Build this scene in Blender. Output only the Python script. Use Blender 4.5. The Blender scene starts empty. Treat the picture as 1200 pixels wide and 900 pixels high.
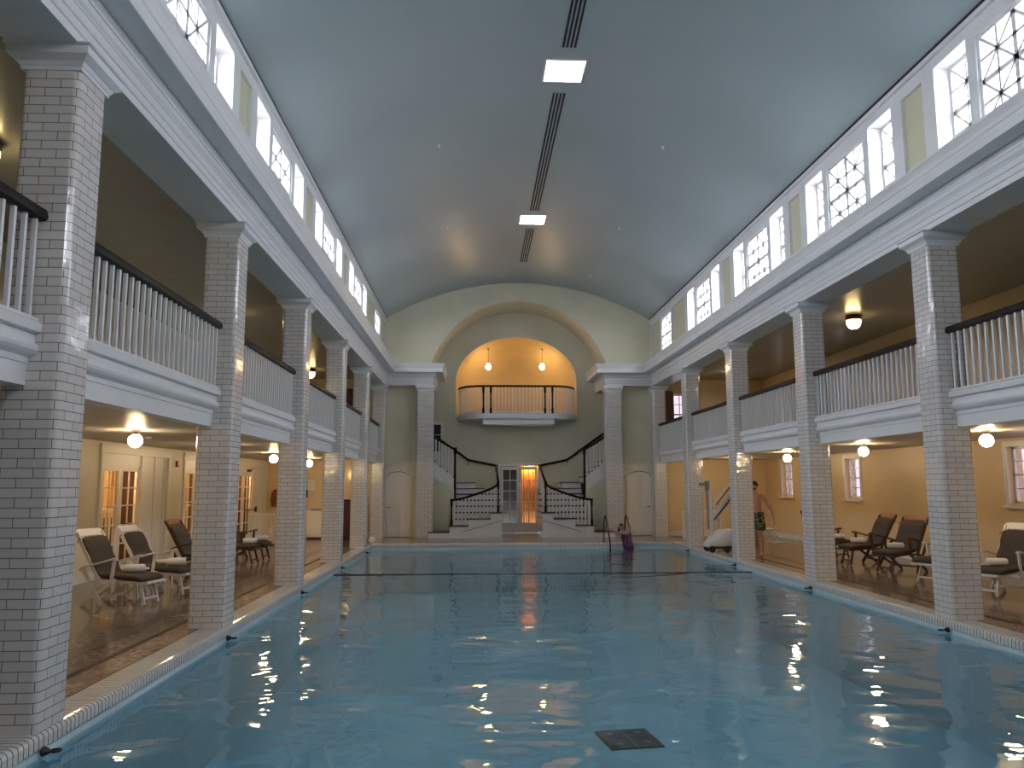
import bpy, bmesh, math, random
from mathutils import Vector, Matrix
random.seed(7)
R = math.radians
col = bpy.context.scene.collection
# ------------------------------------------------------------------ layout
W = 4.64; CW = .447; S = 4.243; Y1 = 6.042
YE = 27.72; YP = 27.27; YB = 29.6; YF = -3.0
XS = 8.7; ZL = 2.62; ZU = 5.45; ZG = 2.95
WATER = -.17

# ------------------------------------------------------------------ materials
def newmat(name):
    m = bpy.data.materials.new(name); m.use_nodes = True
    return m, m.node_tree.nodes, m.node_tree.links, m.node_tree.nodes['Principled BSDF']
def pb(name, c, rough=.5, metal=0, spec=.5, var=0, vscale=3, bump=0, bscale=40, coat=0, emit=None, es=0, stretch=None):
    m, n, l, b = newmat(name)
    b.inputs['Base Color'].default_value = (*c, 1); b.inputs['Roughness'].default_value = rough
    b.inputs['Metallic'].default_value = metal; b.inputs['Specular IOR Level'].default_value = spec
    b.inputs['Coat Weight'].default_value = coat; b.inputs['Coat Roughness'].default_value = .08
    tc = n.new('ShaderNodeTexCoord'); src = tc.outputs['Object']
    if stretch:
        mp = n.new('ShaderNodeMapping'); mp.inputs['Scale'].default_value = stretch
        l.new(src, mp.inputs['Vector']); src = mp.outputs['Vector']
    if var:
        t = n.new('ShaderNodeTexNoise'); t.inputs['Scale'].default_value = vscale; t.inputs['Detail'].default_value = 4
        l.new(src, t.inputs['Vector'])
        r = n.new('ShaderNodeMapRange'); r.inputs['From Min'].default_value = .3; r.inputs['From Max'].default_value = .7
        r.inputs['To Min'].default_value = 1 - var; r.inputs['To Max'].default_value = 1 + var
        l.new(t.outputs['Fac'], r.inputs['Value'])
        x = n.new('ShaderNodeVectorMath'); x.operation = 'SCALE'; x.inputs[0].default_value = c
        l.new(r.outputs['Result'], x.inputs['Scale']); l.new(x.outputs['Vector'], b.inputs['Base Color'])
    if bump:
        t = n.new('ShaderNodeTexNoise'); t.inputs['Scale'].default_value = bscale; t.inputs['Detail'].default_value = 3
        l.new(src, t.inputs['Vector'])
        bp = n.new('ShaderNodeBump'); bp.inputs['Strength'].default_value = bump; bp.inputs['Distance'].default_value = .01
        l.new(t.outputs['Fac'], bp.inputs['Height']); l.new(bp.outputs['Normal'], b.inputs['Normal'])
    if emit:
        b.inputs['Emission Color'].default_value = (*emit, 1); b.inputs['Emission Strength'].default_value = es
    return m
def brickmat(name, c1, c2, mortar, bw, bh, ms=.004, offset=.5, rough=.09, wav=.8, uv=True, swap=False, wscale=7):
    m, n, l, b = newmat(name)
    tc = n.new('ShaderNodeTexCoord'); src = tc.outputs['UV' if uv else 'Object']
    br = n.new('ShaderNodeTexBrick'); br.offset = offset
    br.inputs['Color1'].default_value = (*c1, 1); br.inputs['Color2'].default_value = (*c2, 1); br.inputs['Mortar'].default_value = (*mortar, 1)
    br.inputs['Scale'].default_value = 1; br.inputs['Mortar Size'].default_value = ms; br.inputs['Mortar Smooth'].default_value = .1
    br.inputs['Brick Width'].default_value = bw; br.inputs['Row Height'].default_value = bh
    if swap:
        sp = n.new('ShaderNodeSeparateXYZ'); cb = n.new('ShaderNodeCombineXYZ')
        l.new(src, sp.inputs[0]); l.new(sp.outputs['Y'], cb.inputs['X']); l.new(sp.outputs['X'], cb.inputs['Y'])
        src = cb.outputs[0]
    l.new(src, br.inputs['Vector']); l.new(br.outputs['Color'], b.inputs['Base Color'])
    b.inputs['Roughness'].default_value = rough; b.inputs['Specular IOR Level'].default_value = .55
    ns = n.new('ShaderNodeTexNoise'); ns.inputs['Scale'].default_value = wscale; ns.inputs['Detail'].default_value = 1.5
    l.new(tc.outputs['Object'], ns.inputs['Vector'])
    mul = n.new('ShaderNodeMath'); mul.operation = 'MULTIPLY'; mul.inputs[1].default_value = wav; l.new(ns.outputs['Fac'], mul.inputs[0])
    bw_ = n.new('ShaderNodeRGBToBW'); l.new(br.outputs['Color'], bw_.inputs[0])
    a1 = n.new('ShaderNodeMath'); a1.operation = 'MULTIPLY_ADD'; a1.inputs[1].default_value = -.45
    l.new(br.outputs['Fac'], a1.inputs[0]); l.new(mul.outputs[0], a1.inputs[2])
    a2 = n.new('ShaderNodeMath'); a2.operation = 'MULTIPLY_ADD'; a2.inputs[1].default_value = .8
    l.new(bw_.outputs[0], a2.inputs[0]); l.new(a1.outputs[0], a2.inputs[2])
    bp = n.new('ShaderNodeBump'); bp.inputs['Strength'].default_value = .5; bp.inputs['Distance'].default_value = .008
    l.new(a1.outputs[0], bp.inputs['Height']); l.new(bp.outputs['Normal'], b.inputs['Normal'])
    return m
def emat(name, c, s):
    m, n, l, b = newmat(name)
    b.inputs['Base Color'].default_value = (.8, .8, .8, 1)
    b.inputs['Emission Color'].default_value = (*c, 1); b.inputs['Emission Strength'].default_value = s
    return m
def glassmat(name, tint, gloss=.06, rough=.05):
    m = bpy.data.materials.new(name); m.use_nodes = True; n = m.node_tree.nodes; l = m.node_tree.links
    n.clear(); o = n.new('ShaderNodeOutputMaterial'); mx = n.new('ShaderNodeMixShader')
    t = n.new('ShaderNodeBsdfTransparent'); t.inputs['Color'].default_value = (*tint, 1)
    g = n.new('ShaderNodeBsdfGlossy'); g.inputs['Roughness'].default_value = rough
    mx.inputs['Fac'].default_value = gloss
    l.new(t.outputs[0], mx.inputs[1]); l.new(g.outputs[0], mx.inputs[2]); l.new(mx.outputs[0], o.inputs['Surface'])
    return m
M = {}
M['white'] = pb('white_paint', (.74, .75, .755), .32, var=.03, vscale=2)
M['ceiling'] = pb('ceiling_paint', (.335, .395, .41), .30, spec=.6, var=.05, vscale=.35, bump=.05, bscale=.8)
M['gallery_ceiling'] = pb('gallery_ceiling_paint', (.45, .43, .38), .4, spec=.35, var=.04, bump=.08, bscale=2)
M['upper_ceiling'] = pb('upper_gallery_ceiling_shaded', (.33, .31, .27), .25, spec=.5, var=.04, bump=.08, bscale=2)  # gallery ceiling colour taken darker, standing in for the dim light up there
M['cream'] = pb('cream_wall_paint', (.66, .63, .475), .45, var=.05, vscale=1.2, bump=.06, bscale=6)
M['yellow'] = pb('yellow_wall_paint', (.71, .54, .32), .4, var=.05, vscale=1.2, bump=.06, bscale=6)
M['aisle'] = pb('aisle_cream_paint', (.74, .66, .49), .4, var=.05, vscale=1.2, bump=.06, bscale=6)
M['niche'] = pb('niche_paint', (.78, .55, .26), .5, var=.05, vscale=1.5)
M['panel'] = pb('cream_panel_paint', (.62, .60, .42), .4)
M['door'] = pb('door_paint', (.78, .73, .65), .35)
M['tile'] = brickmat('glazed_tile', (.71, .68, .645), (.63, .60, .57), (.12, .105, .095), .236, .0725, .0028)
M['coping'] = brickmat('coping_tile', (.70, .70, .69), (.64, .64, .63), (.05, .045, .045), .064, 2.0, .005, 0, rough=.15)
M['pooltile'] = brickmat('pool_wall_tile', (.66, .80, .84), (.62, .77, .82), (.52, .64, .68), .152, .152, .003, 0, rough=.15)
M['wood'] = pb('dark_rail_wood', (.011, .006, .006), .4, spec=.16)
M['chairwood'] = pb('brown_chair_wood', (.075, .03, .016), .35, var=.25, vscale=12, stretch=(1, 6, 6))
M['headwood'] = pb('reddish_chair_wood', (.22, .07, .03), .35, var=.2, vscale=12)
M['chairwhite'] = pb('white_chair_paint', (.74, .71, .66), .35)
M['cushion'] = pb('brown_cushion_fabric', (.042, .030, .023), .75, var=.12, vscale=25, bump=.3, bscale=60)
M['towel'] = pb('white_towel', (.8, .77, .73), .95, var=.05, vscale=30, bump=1, bscale=90)
M['black'] = pb('black_plastic', (.012, .012, .013), .4)
M['dark'] = pb('dark_void', (.015, .015, .018), .6)
M['bronze'] = pb('bronze_metal', (.09, .05, .03), .3, metal=.8)
M['steel'] = pb('steel', (.5, .5, .5), .25, metal=1)
M['treads'] = pb('dark_tread_wood', (.05, .035, .028), .3)
M['globe'] = emat('lit_globe_glass', (1, .72, .40), 62)
M['bowl'] = emat('lit_bowl_glass', (1, .74, .30), 10)
M['pend'] = emat('lit_pendant_glass', (1, .68, .30), 27)
M['diffuser'] = emat('lit_diffuser', (.93, .97, 1), 7)
M['glass'] = glassmat('window_glass', (.93, .93, .97))
M['sideglass'] = glassmat('curtained_window_glass', (.22, .20, .22), .04, .2)
M['doorglass'] = glassmat('door_glass', (.85, .85, .82), .025)
M['skin'] = pb('skin', (.50, .24, .15), .5, var=.08, vscale=8)
M['skin2'] = pb('skin_pale', (.42, .24, .18), .5, var=.06, vscale=8)
M['hair'] = pb('dark_hair', (.015, .01, .008), .6, bump=.5, bscale=80)
M['hair2'] = pb('brown_hair', (.04, .022, .015), .6, bump=.5, bscale=80)
M['red'] = pb('red_alarm', (.35, .02, .02), .4)
M['curtain'] = pb('orange_brown_curtain', (.55, .25, .08), .7, var=.35, vscale=9, stretch=(1, 4, .15))
M['tancurtain'] = pb('tan_slat_curtain', (.72, .50, .27), .7, var=.4, vscale=9, stretch=(1, 5, .1))
M['darkred'] = pb('dark_red_panel', (.06, .012, .012), .5)
M['brownpanel'] = pb('brown_panel', (.13, .06, .03), .4)
M['grey'] = pb('grey_plastic', (.22, .22, .22), .4)
M['drain'] = pb('drain_grey', (.045, .045, .045), .5)
M['drainmark'] = pb('drain_screw', (.35, .35, .35), .4)
M['liftwhite'] = pb('white_powder_coat', (.72, .72, .70), .3)
M['vent'] = pb('slot_and_shadow_black', (.008, .008, .01), .6)
M['poolfloor'] = pb('pool_floor_plaster', (.66, .89, .98), .6, var=.06, vscale=.7)
M['wicker'] = pb('wicker_weave', (.25, .2, .15), .7, var=.3, vscale=40)
def patterned(name, a, b_, c, scale):
    m, n, l, b = newmat(name); tc = n.new('ShaderNodeTexCoord'); v = n.new('ShaderNodeTexVoronoi'); v.inputs['Scale'].default_value = scale
    cr = n.new('ShaderNodeValToRGB'); cr.color_ramp.interpolation = 'CONSTANT'
    cr.color_ramp.elements[0].color = (*a, 1); cr.color_ramp.elements[1].position = .45; cr.color_ramp.elements[1].color = (*b_, 1)
    e = cr.color_ramp.elements.new(.75); e.color = (*c, 1)
    l.new(tc.outputs['Object'], v.inputs['Vector'])
    s = n.new('ShaderNodeSeparateColor'); l.new(v.outputs['Color'], s.inputs[0]); l.new(s.outputs[0], cr.inputs[0])
    l.new(cr.outputs[0], b.inputs['Base Color']); b.inputs['Roughness'].default_value = .7
    return m
M['trunks'] = patterned('patterned_trunks', (.01, .012, .01), (.22, .21, .06), (.03, .06, .03), 22)
M['swimsuit'] = patterned('patterned_swimsuit', (.02, .015, .06), (.06, .03, .14), (.40, .06, .12), 30)

def floormat():
    m, n, l, b = newmat('aisle_mosaic')
    tc = n.new('ShaderNodeTexCoord'); sp = n.new('ShaderNodeSeparateXYZ'); l.new(tc.outputs['Object'], sp.inputs[0])
    ab = n.new('ShaderNodeMath'); ab.operation = 'ABSOLUTE'; l.new(sp.outputs['X'], ab.inputs[0])
    mr = n.new('ShaderNodeMapRange'); mr.inputs['From Min'].default_value = 4.6; mr.inputs['From Max'].default_value = 8.8
    l.new(ab.outputs[0], mr.inputs['Value'])
    cr = n.new('ShaderNodeValToRGB'); cr.color_ramp.interpolation = 'CONSTANT'
    def P(x): return (x - 4.6) / 4.2
    E0 = cr.color_ramp.elements
    E0[0].position = 0; E0[0].color = (.36, .27, .21, 1); E0[1].position = P(4.925); E0[1].color = (.05, .035, .03, 1)
    for x, c in [(4.94, (.27, .19, .145)), (5.26, (.07, .035, .022)), (5.33, (.19, .145, .11)), (5.62, (.10, .075, .06)), (5.86, (.19, .15, .115))]:
        e = E0.new(P(x)); e.color = (*c, 1)
    l.new(mr.outputs[0], cr.inputs[0])
    # mosaic chips
    v = n.new('ShaderNodeTexVoronoi'); v.inputs['Scale'].default_value = 17; l.new(tc.outputs['Object'], v.inputs['Vector'])
    s = n.new('ShaderNodeSeparateColor'); l.new(v.outputs['Color'], s.inputs[0])
    ns = n.new('ShaderNodeTexNoise'); ns.inputs['Scale'].default_value = 1.3; ns.inputs['Detail'].default_value = 5; l.new(tc.outputs['Object'], ns.inputs['Vector'])
    a = n.new('ShaderNodeMath'); a.operation = 'MULTIPLY_ADD'; a.inputs[1].default_value = 1.0; l.new(s.outputs[0], a.inputs[0]); 
    a0 = n.new('ShaderNodeMath'); a0.operation = 'MULTIPLY_ADD'; a0.inputs[1].default_value = 2.2; a0.inputs[2].default_value = -.65; l.new(ns.outputs['Fac'], a0.inputs[0]); l.new(a0.outputs[0], a.inputs[2])
    br = n.new('ShaderNodeTexBrick'); br.offset = 0; br.inputs['Scale'].default_value = 1; br.inputs['Brick Width'].default_value = .30; br.inputs['Row Height'].default_value = .152
    br.inputs['Mortar Size'].default_value = .003; br.inputs['Color1'].default_value = (1, 1, 1, 1); br.inputs['Color2'].default_value = (.9, .9, .9, 1); br.inputs['Mortar'].default_value = (.45, .4, .4, 1)
    l.new(tc.outputs['Object'], br.inputs['Vector'])
    v1 = n.new('ShaderNodeVectorMath'); v1.operation = 'SCALE'; l.new(cr.outputs[0], v1.inputs[0]); l.new(a.outputs[0], v1.inputs['Scale'])
    v2 = n.new('ShaderNodeVectorMath'); v2.operation = 'MULTIPLY'; l.new(v1.outputs[0], v2.inputs[0]); l.new(br.outputs['Color'], v2.inputs[1])
    l.new(v2.outputs[0], b.inputs['Base Color'])
    b.inputs['Roughness'].default_value = .13; b.inputs['Specular IOR Level'].default_value = .22
    bp = n.new('ShaderNodeBump'); bp.inputs['Strength'].default_value = .35; bp.inputs['Distance'].default_value = .004
    l.new(s.outputs[1], bp.inputs['Height']); l.new(bp.outputs[0], b.inputs['Normal'])
    return m
M['floor'] = floormat()
def watermat():
    m = bpy.data.materials.new('pool_water'); m.use_nodes = True; n = m.node_tree.nodes; l = m.node_tree.links; n.clear()
    o = n.new('ShaderNodeOutputMaterial'); mx = n.new('ShaderNodeMixShader'); fr = n.new('ShaderNodeFresnel'); fr.inputs['IOR'].default_value = 1.33
    t = n.new('ShaderNodeBsdfTransparent'); t.inputs['Color'].default_value = (.77, .95, 1.0, 1)
    g = n.new('ShaderNodeBsdfGlossy'); g.inputs['Roughness'].default_value = .012; g.inputs['Color'].default_value = (.92, .97, 1, 1)
    tc = n.new('ShaderNodeTexCoord')
    def layer(sc, mapping, det, dist):
        mp = n.new('ShaderNodeMapping'); mp.inputs['Scale'].default_value = mapping; l.new(tc.outputs['Object'], mp.inputs['Vector'])
        ns = n.new('ShaderNodeTexNoise'); ns.inputs['Scale'].default_value = sc; ns.inputs['Detail'].default_value = det; ns.inputs['Distortion'].default_value = dist
        l.new(mp.outputs[0], ns.inputs['Vector']); return ns.outputs['Fac']
    f1 = layer(1.0, (.9, 1.15, 1), 1, .8); f2 = layer(4, (.8, 1.2, 1), 1.5, .5); f3 = layer(.35, (1, 1, 1), 0, 0)
    mm = n.new('ShaderNodeMath'); mm.operation = 'MULTIPLY'; mm.inputs[1].default_value = .12; l.new(f2, mm.inputs[0])
    gate = n.new('ShaderNodeMapRange'); gate.inputs['From Min'].default_value = .3; gate.inputs['From Max'].default_value = .7
    gate.inputs['To Min'].default_value = .35; gate.inputs['To Max'].default_value = 1.25; l.new(f3, gate.inputs['Value'])
    ad = n.new('ShaderNodeMath'); ad.operation = 'ADD'; l.new(f1, ad.inputs[0]); l.new(mm.outputs[0], ad.inputs[1])
    m2 = n.new('ShaderNodeMath'); m2.operation = 'MULTIPLY'; l.new(ad.outputs[0], m2.inputs[0]); l.new(gate.outputs[0], m2.inputs[1])
    bp = n.new('ShaderNodeBump'); bp.inputs['Strength'].default_value = 1; bp.inputs['Distance'].default_value = .052
    l.new(m2.outputs[0], bp.inputs['Height'])
    l.new(bp.outputs[0], g.inputs['Normal']); l.new(bp.outputs[0], fr.inputs['Normal'])
    l.new(fr.outputs[0], mx.inputs['Fac']); l.new(t.outputs[0], mx.inputs[1]); l.new(g.outputs[0], mx.inputs[2]); l.new(mx.outputs[0], o.inputs['Surface'])
    return m
M['water'] = watermat()

# ------------------------------------------------------------------ mesh builder
class MB:
    def __init__(s): s.v = []; s.f = []; s.uv = []
    def add(s, vs, fs, uvs=None):
        b = len(s.v); s.v += [tuple(v) for v in vs]
        for i, f in enumerate(fs):
            s.f.append(tuple(b + k for k in f)); s.uv.append(uvs[i] if uvs else None)
        return s
    def box(s, x0, x1, y0, y1, z0, z1):
        x0, x1 = sorted((x0, x1)); y0, y1 = sorted((y0, y1)); z0, z1 = sorted((z0, z1))
        vs = [(x, y, z) for z in (z0, z1) for y in (y0, y1) for x in (x0, x1)]
        return s.add(vs, [(0, 2, 3, 1), (4, 5, 7, 6), (0, 1, 5, 4), (2, 6, 7, 3), (0, 4, 6, 2), (1, 3, 7, 5)])
    def bar(s, a, b, w, h=None, up=(0, 0, 1)):   # rectangular bar a->b ; w sideways, h along up
        h = h or w; a = Vector(a); b = Vector(b); d = (b - a).normalized(); u = Vector(up)
        if abs(d.dot(u)) > .98: u = Vector((0, 1, 0))
        r = d.cross(u).normalized(); u = r.cross(d)
        vs = [p + r * (sx * w / 2) + u * (sz * h / 2) for p in (a, b) for sz in (-1, 1) for sx in (-1, 1)]
        return s.add(vs, [(0, 1, 3, 2), (4, 6, 7, 5), (0, 4, 5, 1), (2, 3, 7, 6), (0, 2, 6, 4), (1, 5, 7, 3)])
    def tube(s, pts, r, n=10, cap=True):
        pts = [Vector(p) for p in pts]; rs = r if isinstance(r, (list, tuple)) else [r] * len(pts)
        rings = []; ref = None
        for i, p in enumerate(pts):
            d = (pts[min(i + 1, len(pts) - 1)] - pts[max(i - 1, 0)]).normalized()
            if ref is None:
                ref = Vector((0, 0, 1)) if abs(d.z) < .9 else Vector((1, 0, 0))
            a = (ref - d * ref.dot(d)).normalized(); ref = a; b = d.cross(a)
            rings.append([p + (a * math.cos(t) + b * math.sin(t)) * rs[i] for t in [2 * math.pi * k / n for k in range(n)]])
        vs = [q for g in rings for q in g]; fs = []
        for i in range(len(pts) - 1):
            for k in range(n): fs.append((i * n + k, i * n + (k + 1) % n, (i + 1) * n + (k + 1) % n, (i + 1) * n + k))
        if cap: fs.append(tuple(range(n))[::-1]); fs.append(tuple((len(pts) - 1) * n + k for k in range(n)))
        return s.add(vs, fs)
    def lathe(s, prof, c=(0, 0, 0), n=20, ax='z'):
        vs = []; fs = []
        for (r, z) in prof:
            for k in range(n):
                t = 2 * math.pi * k / n; x, y = r * math.cos(t), r * math.sin(t)
                vs.append((c[0] + x, c[1] + y, c[2] + z) if ax == 'z' else (c[0] + z, c[1] + x, c[2] + y))
        for i in range(len(prof) - 1):
            for k in range(n): fs.append((i * n + k, i * n + (k + 1) % n, (i + 1) * n + (k + 1) % n, (i + 1) * n + k))
        fs.append(tuple(range(n))[::-1]); fs.append(tuple((len(prof) - 1) * n + k for k in range(n)))
        return s.add(vs, fs)
    def sqloft(s, secs, cx=0, cy=0):   # secs (hx, hy, z)
        vs = []
        for hx, hy, z in secs: vs += [(cx - hx, cy - hy, z), (cx + hx, cy - hy, z), (cx + hx, cy + hy, z), (cx - hx, cy + hy, z)]
        fs = [(i * 4 + k, i * 4 + (k + 1) % 4, i * 4 + 4 + (k + 1) % 4, i * 4 + 4 + k) for i in range(len(secs) - 1) for k in range(4)]
        fs += [(3, 2, 1, 0), tuple(len(vs) - 4 + k for k in range(4))]
        return s.add(vs, fs)
    def loft(s, secs, n=16, p=.5):     # secs: (center, side vec, normal vec, halfw, halft) superellipse
        vs = []
        for c, a, b, hw, ht in secs:
            c = Vector(c); a = Vector(a); b = Vector(b)
            for k in range(n):
                t = 2 * math.pi * k / n; ct, st = math.cos(t), math.sin(t)
                vs.append(c + a * (hw * math.copysign(abs(ct) ** p, ct)) + b * (ht * math.copysign(abs(st) ** p, st)))
        m = len(secs)
        fs = [(i * n + k, i * n + (k + 1) % n, (i + 1) * n + (k + 1) % n, (i + 1) * n + k) for i in range(m - 1) for k in range(n)]
        fs += [tuple(range(n))[::-1], tuple((m - 1) * n + k for k in range(n))]
        return s.add(vs, fs)
    def prism(s, poly, y0, y1, f=lambda u, w, d: (u, d, w)):   # polygon (u,w) extruded along d
        n = len(poly); vs = [f(u, w, y0) for u, w in poly] + [f(u, w, y1) for u, w in poly]
        fs = [tuple(range(n)), tuple(range(2 * n - 1, n - 1, -1))] + [(k, k + n, (k + 1) % n + n, (k + 1) % n) for k in range(n)]
        return s.add(vs, fs)
    def build(s, name, mat, parent=None, smooth=None, kind=None, recalc=True):
        me = bpy.data.meshes.new(name); me.from_pydata(s.v, [], s.f); me.update()
        if any(u is not None for u in s.uv):
            ul = me.uv_layers.new(name='UVMap')
            for p, u in zip(me.polygons, s.uv):
                if u:
                    for li, q in zip(p.loop_indices, u): ul.data[li].uv = q
        if recalc:
            bm = bmesh.new(); bm.from_mesh(me); bmesh.ops.recalc_face_normals(bm, faces=bm.faces); bm.to_mesh(me); bm.free()
        if smooth:
            for p in me.polygons: p.use_smooth = True
            if smooth is not True: me.set_sharp_from_angle(angle=R(smooth))
        me.materials.append(mat)
        o = bpy.data.objects.new(name, me); col.objects.link(o)
        if parent: o.parent = parent
        if kind: o['kind'] = kind
        return o
def thing(name, label, cat, loc=(0, 0, 0), rz=0, group=None):
    o = bpy.data.objects.new(name, None); col.objects.link(o); o.empty_display_size = .1
    o.location = loc; o.rotation_euler = (0, 0, rz)
    return tag(o, label, cat, group)
def tag(o, label, cat, group=None):
    o['label'] = label; o['category'] = cat
    if group: o['group'] = group
    return o
def semp(name, loc=(0, 0, 0)):
    o = bpy.data.objects.new(name, None); col.objects.link(o); o.location = loc; o.empty_display_size = .1; o['kind'] = 'structure'; return o
def copy_tree(o, parent=None):
    c = o.copy(); col.objects.link(c)
    if parent: c.parent = parent
    for ch in list(o.children): copy_tree(ch, c)
    return c
def bevel(o, w=.01, seg=2):
    b = o.modifiers.new('bevel', 'BEVEL'); b.width = w; b.segments = seg; b.limit_method = 'ANGLE'; return o

def wall(name, fn, u0, u1, zlo, zhi, holes, thick, mat, samples=(), kind='structure', parent=None):
    """fn(u,z,d)->world. holes: (a,b,lo(u),hi(u)). front at d=0, back at d=thick"""
    us = {u0, u1} | set(samples)
    for a, b, lo, hi in holes: us |= {a, b}
    us = sorted(u for u in us if u0 - 1e-6 <= u <= u1 + 1e-6); mb = MB()
    e = 1e-5
    def q(a, b, c, d): mb.add([a, b, c, d], [(0, 1, 2, 3)])
    for ua, ub in zip(us[:-1], us[1:]):
        if ub - ua < 1e-6: continue
        A, B = ua + e, ub - e; mid = (ua + ub) / 2
        hs = sorted([h for h in holes if h[0] < mid < h[1]], key=lambda h: h[2](mid))
        lows = [zlo] + [h[3] for h in hs]; highs = [h[2] for h in hs] + [zhi]
        for lo, hi in zip(lows, highs):
            if hi(mid) - lo(mid) < 1e-4: continue
            for d in (0, thick): q(fn(ua, lo(A), d), fn(ub, lo(B), d), fn(ub, hi(B), d), fn(ua, hi(A), d))
            for g in (lo, hi): q(fn(ua, g(A), 0), fn(ub, g(B), 0), fn(ub, g(B), thick), fn(ua, g(A), thick))
    for a, b, lo, hi in holes:
        for u, s in ((a, e), (b, -e)):
            if u0 < u < u1: q(fn(u, lo(u + s), 0), fn(u, hi(u + s), 0), fn(u, hi(u + s), thick), fn(u, lo(u + s), thick))
    for u in (u0, u1): q(fn(u, zlo(u), 0), fn(u, zhi(u), 0), fn(u, zhi(u), thick), fn(u, zlo(u), thick))
    return mb.build(name, mat, parent, kind=kind, recalc=False)
K = lambda c: (lambda u: c)
def frange(a, b, n): return [a + (b - a) * i / n for i in range(n + 1)]

# ------------------------------------------------------------------ columns
def rounded_col(hw, r, z0, z1, n=5, hy=None):
    pts = []; hy = hy or hw
    for cx, cy, a0 in ((hw - r, hy - r, 0), (-hw + r, hy - r, 90), (-hw + r, -hy + r, 180), (hw - r, -hy + r, 270)):
        for k in range(n + 1):
            t = R(a0 + 90 * k / n); pts.append((cx + r * math.cos(t), cy + r * math.sin(t)))
    pts.append(pts[0]); L = [0]
    for a, b in zip(pts[:-1], pts[1:]): L.append(L[-1] + math.dist(a, b))
    mb = MB(); N = len(pts)
    for i in range(N - 1):
        a, b = pts[i], pts[i + 1]
        mb.add([(*a, z0), (*b, z0), (*b, z1), (*a, z1)], [(0, 1, 2, 3)], [[(L[i], z0), (L[i + 1], z0), (L[i + 1], z1), (L[i], z1)]])
    mb.add([(*p, z1) for p in pts[:-1]], [tuple(range(N - 1))])
    return mb
CAPZ = [(.01, 5.0), (.012, 5.03), (.02, 5.035), (.035, 5.065), (.045, 5.07), (.085, 5.10), (.09, 5.105), (.09, 5.165), (.105, 5.17), (.115, 5.181)]
def make_column(name, label, x, y, hw=CW / 2, group=None):
    t = thing(name, label, 'column', (x, y, 0), 0, group)
    rounded_col(hw, .055, 0, 5.0).build('shaft', M['tile'], t, smooth=30)
    MB().sqloft([(hw + p, hw + p, z) for p, z in CAPZ]).build('capital', M['white'], t)
    return t
ords = ['nearest the camera', 'second from the camera', 'third from the camera', 'fourth from the camera', 'fifth from the camera', 'sixth and farthest, against the end wall']
for side, sx in (('left', -1), ('right', 1)):
    for i in range(-1, 6):
        y = Y1 + i * S + CW / 2
        if i == -1: lab = f'white tiled column on the {side} beside the viewer, outside the picture'; nm = lab
        elif side == 'left': nm = f'square white tiled column on the left poolside, {ords[i]}'
        else:
            if i == 0: nm = 'square white tiled column on the right poolside, just outside the picture'
            else: nm = f'square white tiled column on the right poolside, {["", "nearest the camera, largest", "second from the camera", "third, in front of the shirtless person", "fourth, left of the pool lift", "last and farthest, against the end wall"][i]}'
        make_column('tiled_column', nm, sx * (W + CW / 2), y, group=f'{side} row of tiled columns')
for side, sx in (('left', -1), ('right', 1)):
    t = thing('tiled_pilaster', f'white glazed-tile pilaster on the end wall, {side} of the staircases', 'pilaster', (sx * 3.255, YP + .223, 0), 0, 'end wall pilasters')
    rounded_col(.285, .03, 0, 5.0, hy=.224).build('shaft', M['tile'], t, smooth=30)
    MB().sqloft([(.285 + min(p, .06), .224 + min(p, .06), z) for p, z in CAPZ]).build('capital', M['white'], t)

# ------------------------------------------------------------------ entablature
PROF = [(-.06, 5.93), (.40, 5.90), (.40, 5.875), (.385, 5.85), (.36, 5.80), (.345, 5.755), (.335, 5.745), (.335, 5.73), (.345, 5.72), (.345, 5.60), (.335, 5.595),
        (.12, 5.595), (.115, 5.57), (.09, 5.545), (.085, 5.52), (.075, 5.52), (.07, 5.47), (.05, 5.445), (.048, 5.43), (.04, 5.425), (.04, 5.345), (.028, 5.335),
        (.028, 5.265), (.014, 5.255), (.014, 5.182), (-.54, 5.182), (-.54, 5.50), (-.06, 5.93)]
def sweep(path, prof, sx, closed_caps=True):
    mb = MB(); rings = []
    P = [Vector(p) for p in path]
    for i, p in enumerate(P):
        ns = []
        for a, b in ((i - 1, i), (i, i + 1)):
            if a >= 0 and b < len(P):
                d = (P[b] - P[a]).normalized(); ns.append(Vector((d.y, -d.x)))
        if len(ns) == 2: nn = ns[0] + ns[1]; nn = nn / (nn.dot(ns[0]))
        else: nn = ns[0]
        rings.append([(-sx * (p.x + nn.x * o), p.y + nn.y * o, z) for o, z in prof])
    n = len(prof)
    for i in range(len(P) - 1):
        mb.add(rings[i] + rings[i + 1], [(k, k + 1, n + k + 1, n + k) for k in range(n - 1)])
    return mb
for k, sx in ((1, -1), (2, 1)):
    sweep([(-W, YF), (-W, YP), (-3.0, YP), (-3.0, YB)], PROF, sx).build(f'trim_{k}', M['white'], kind='structure', smooth=None)

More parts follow.
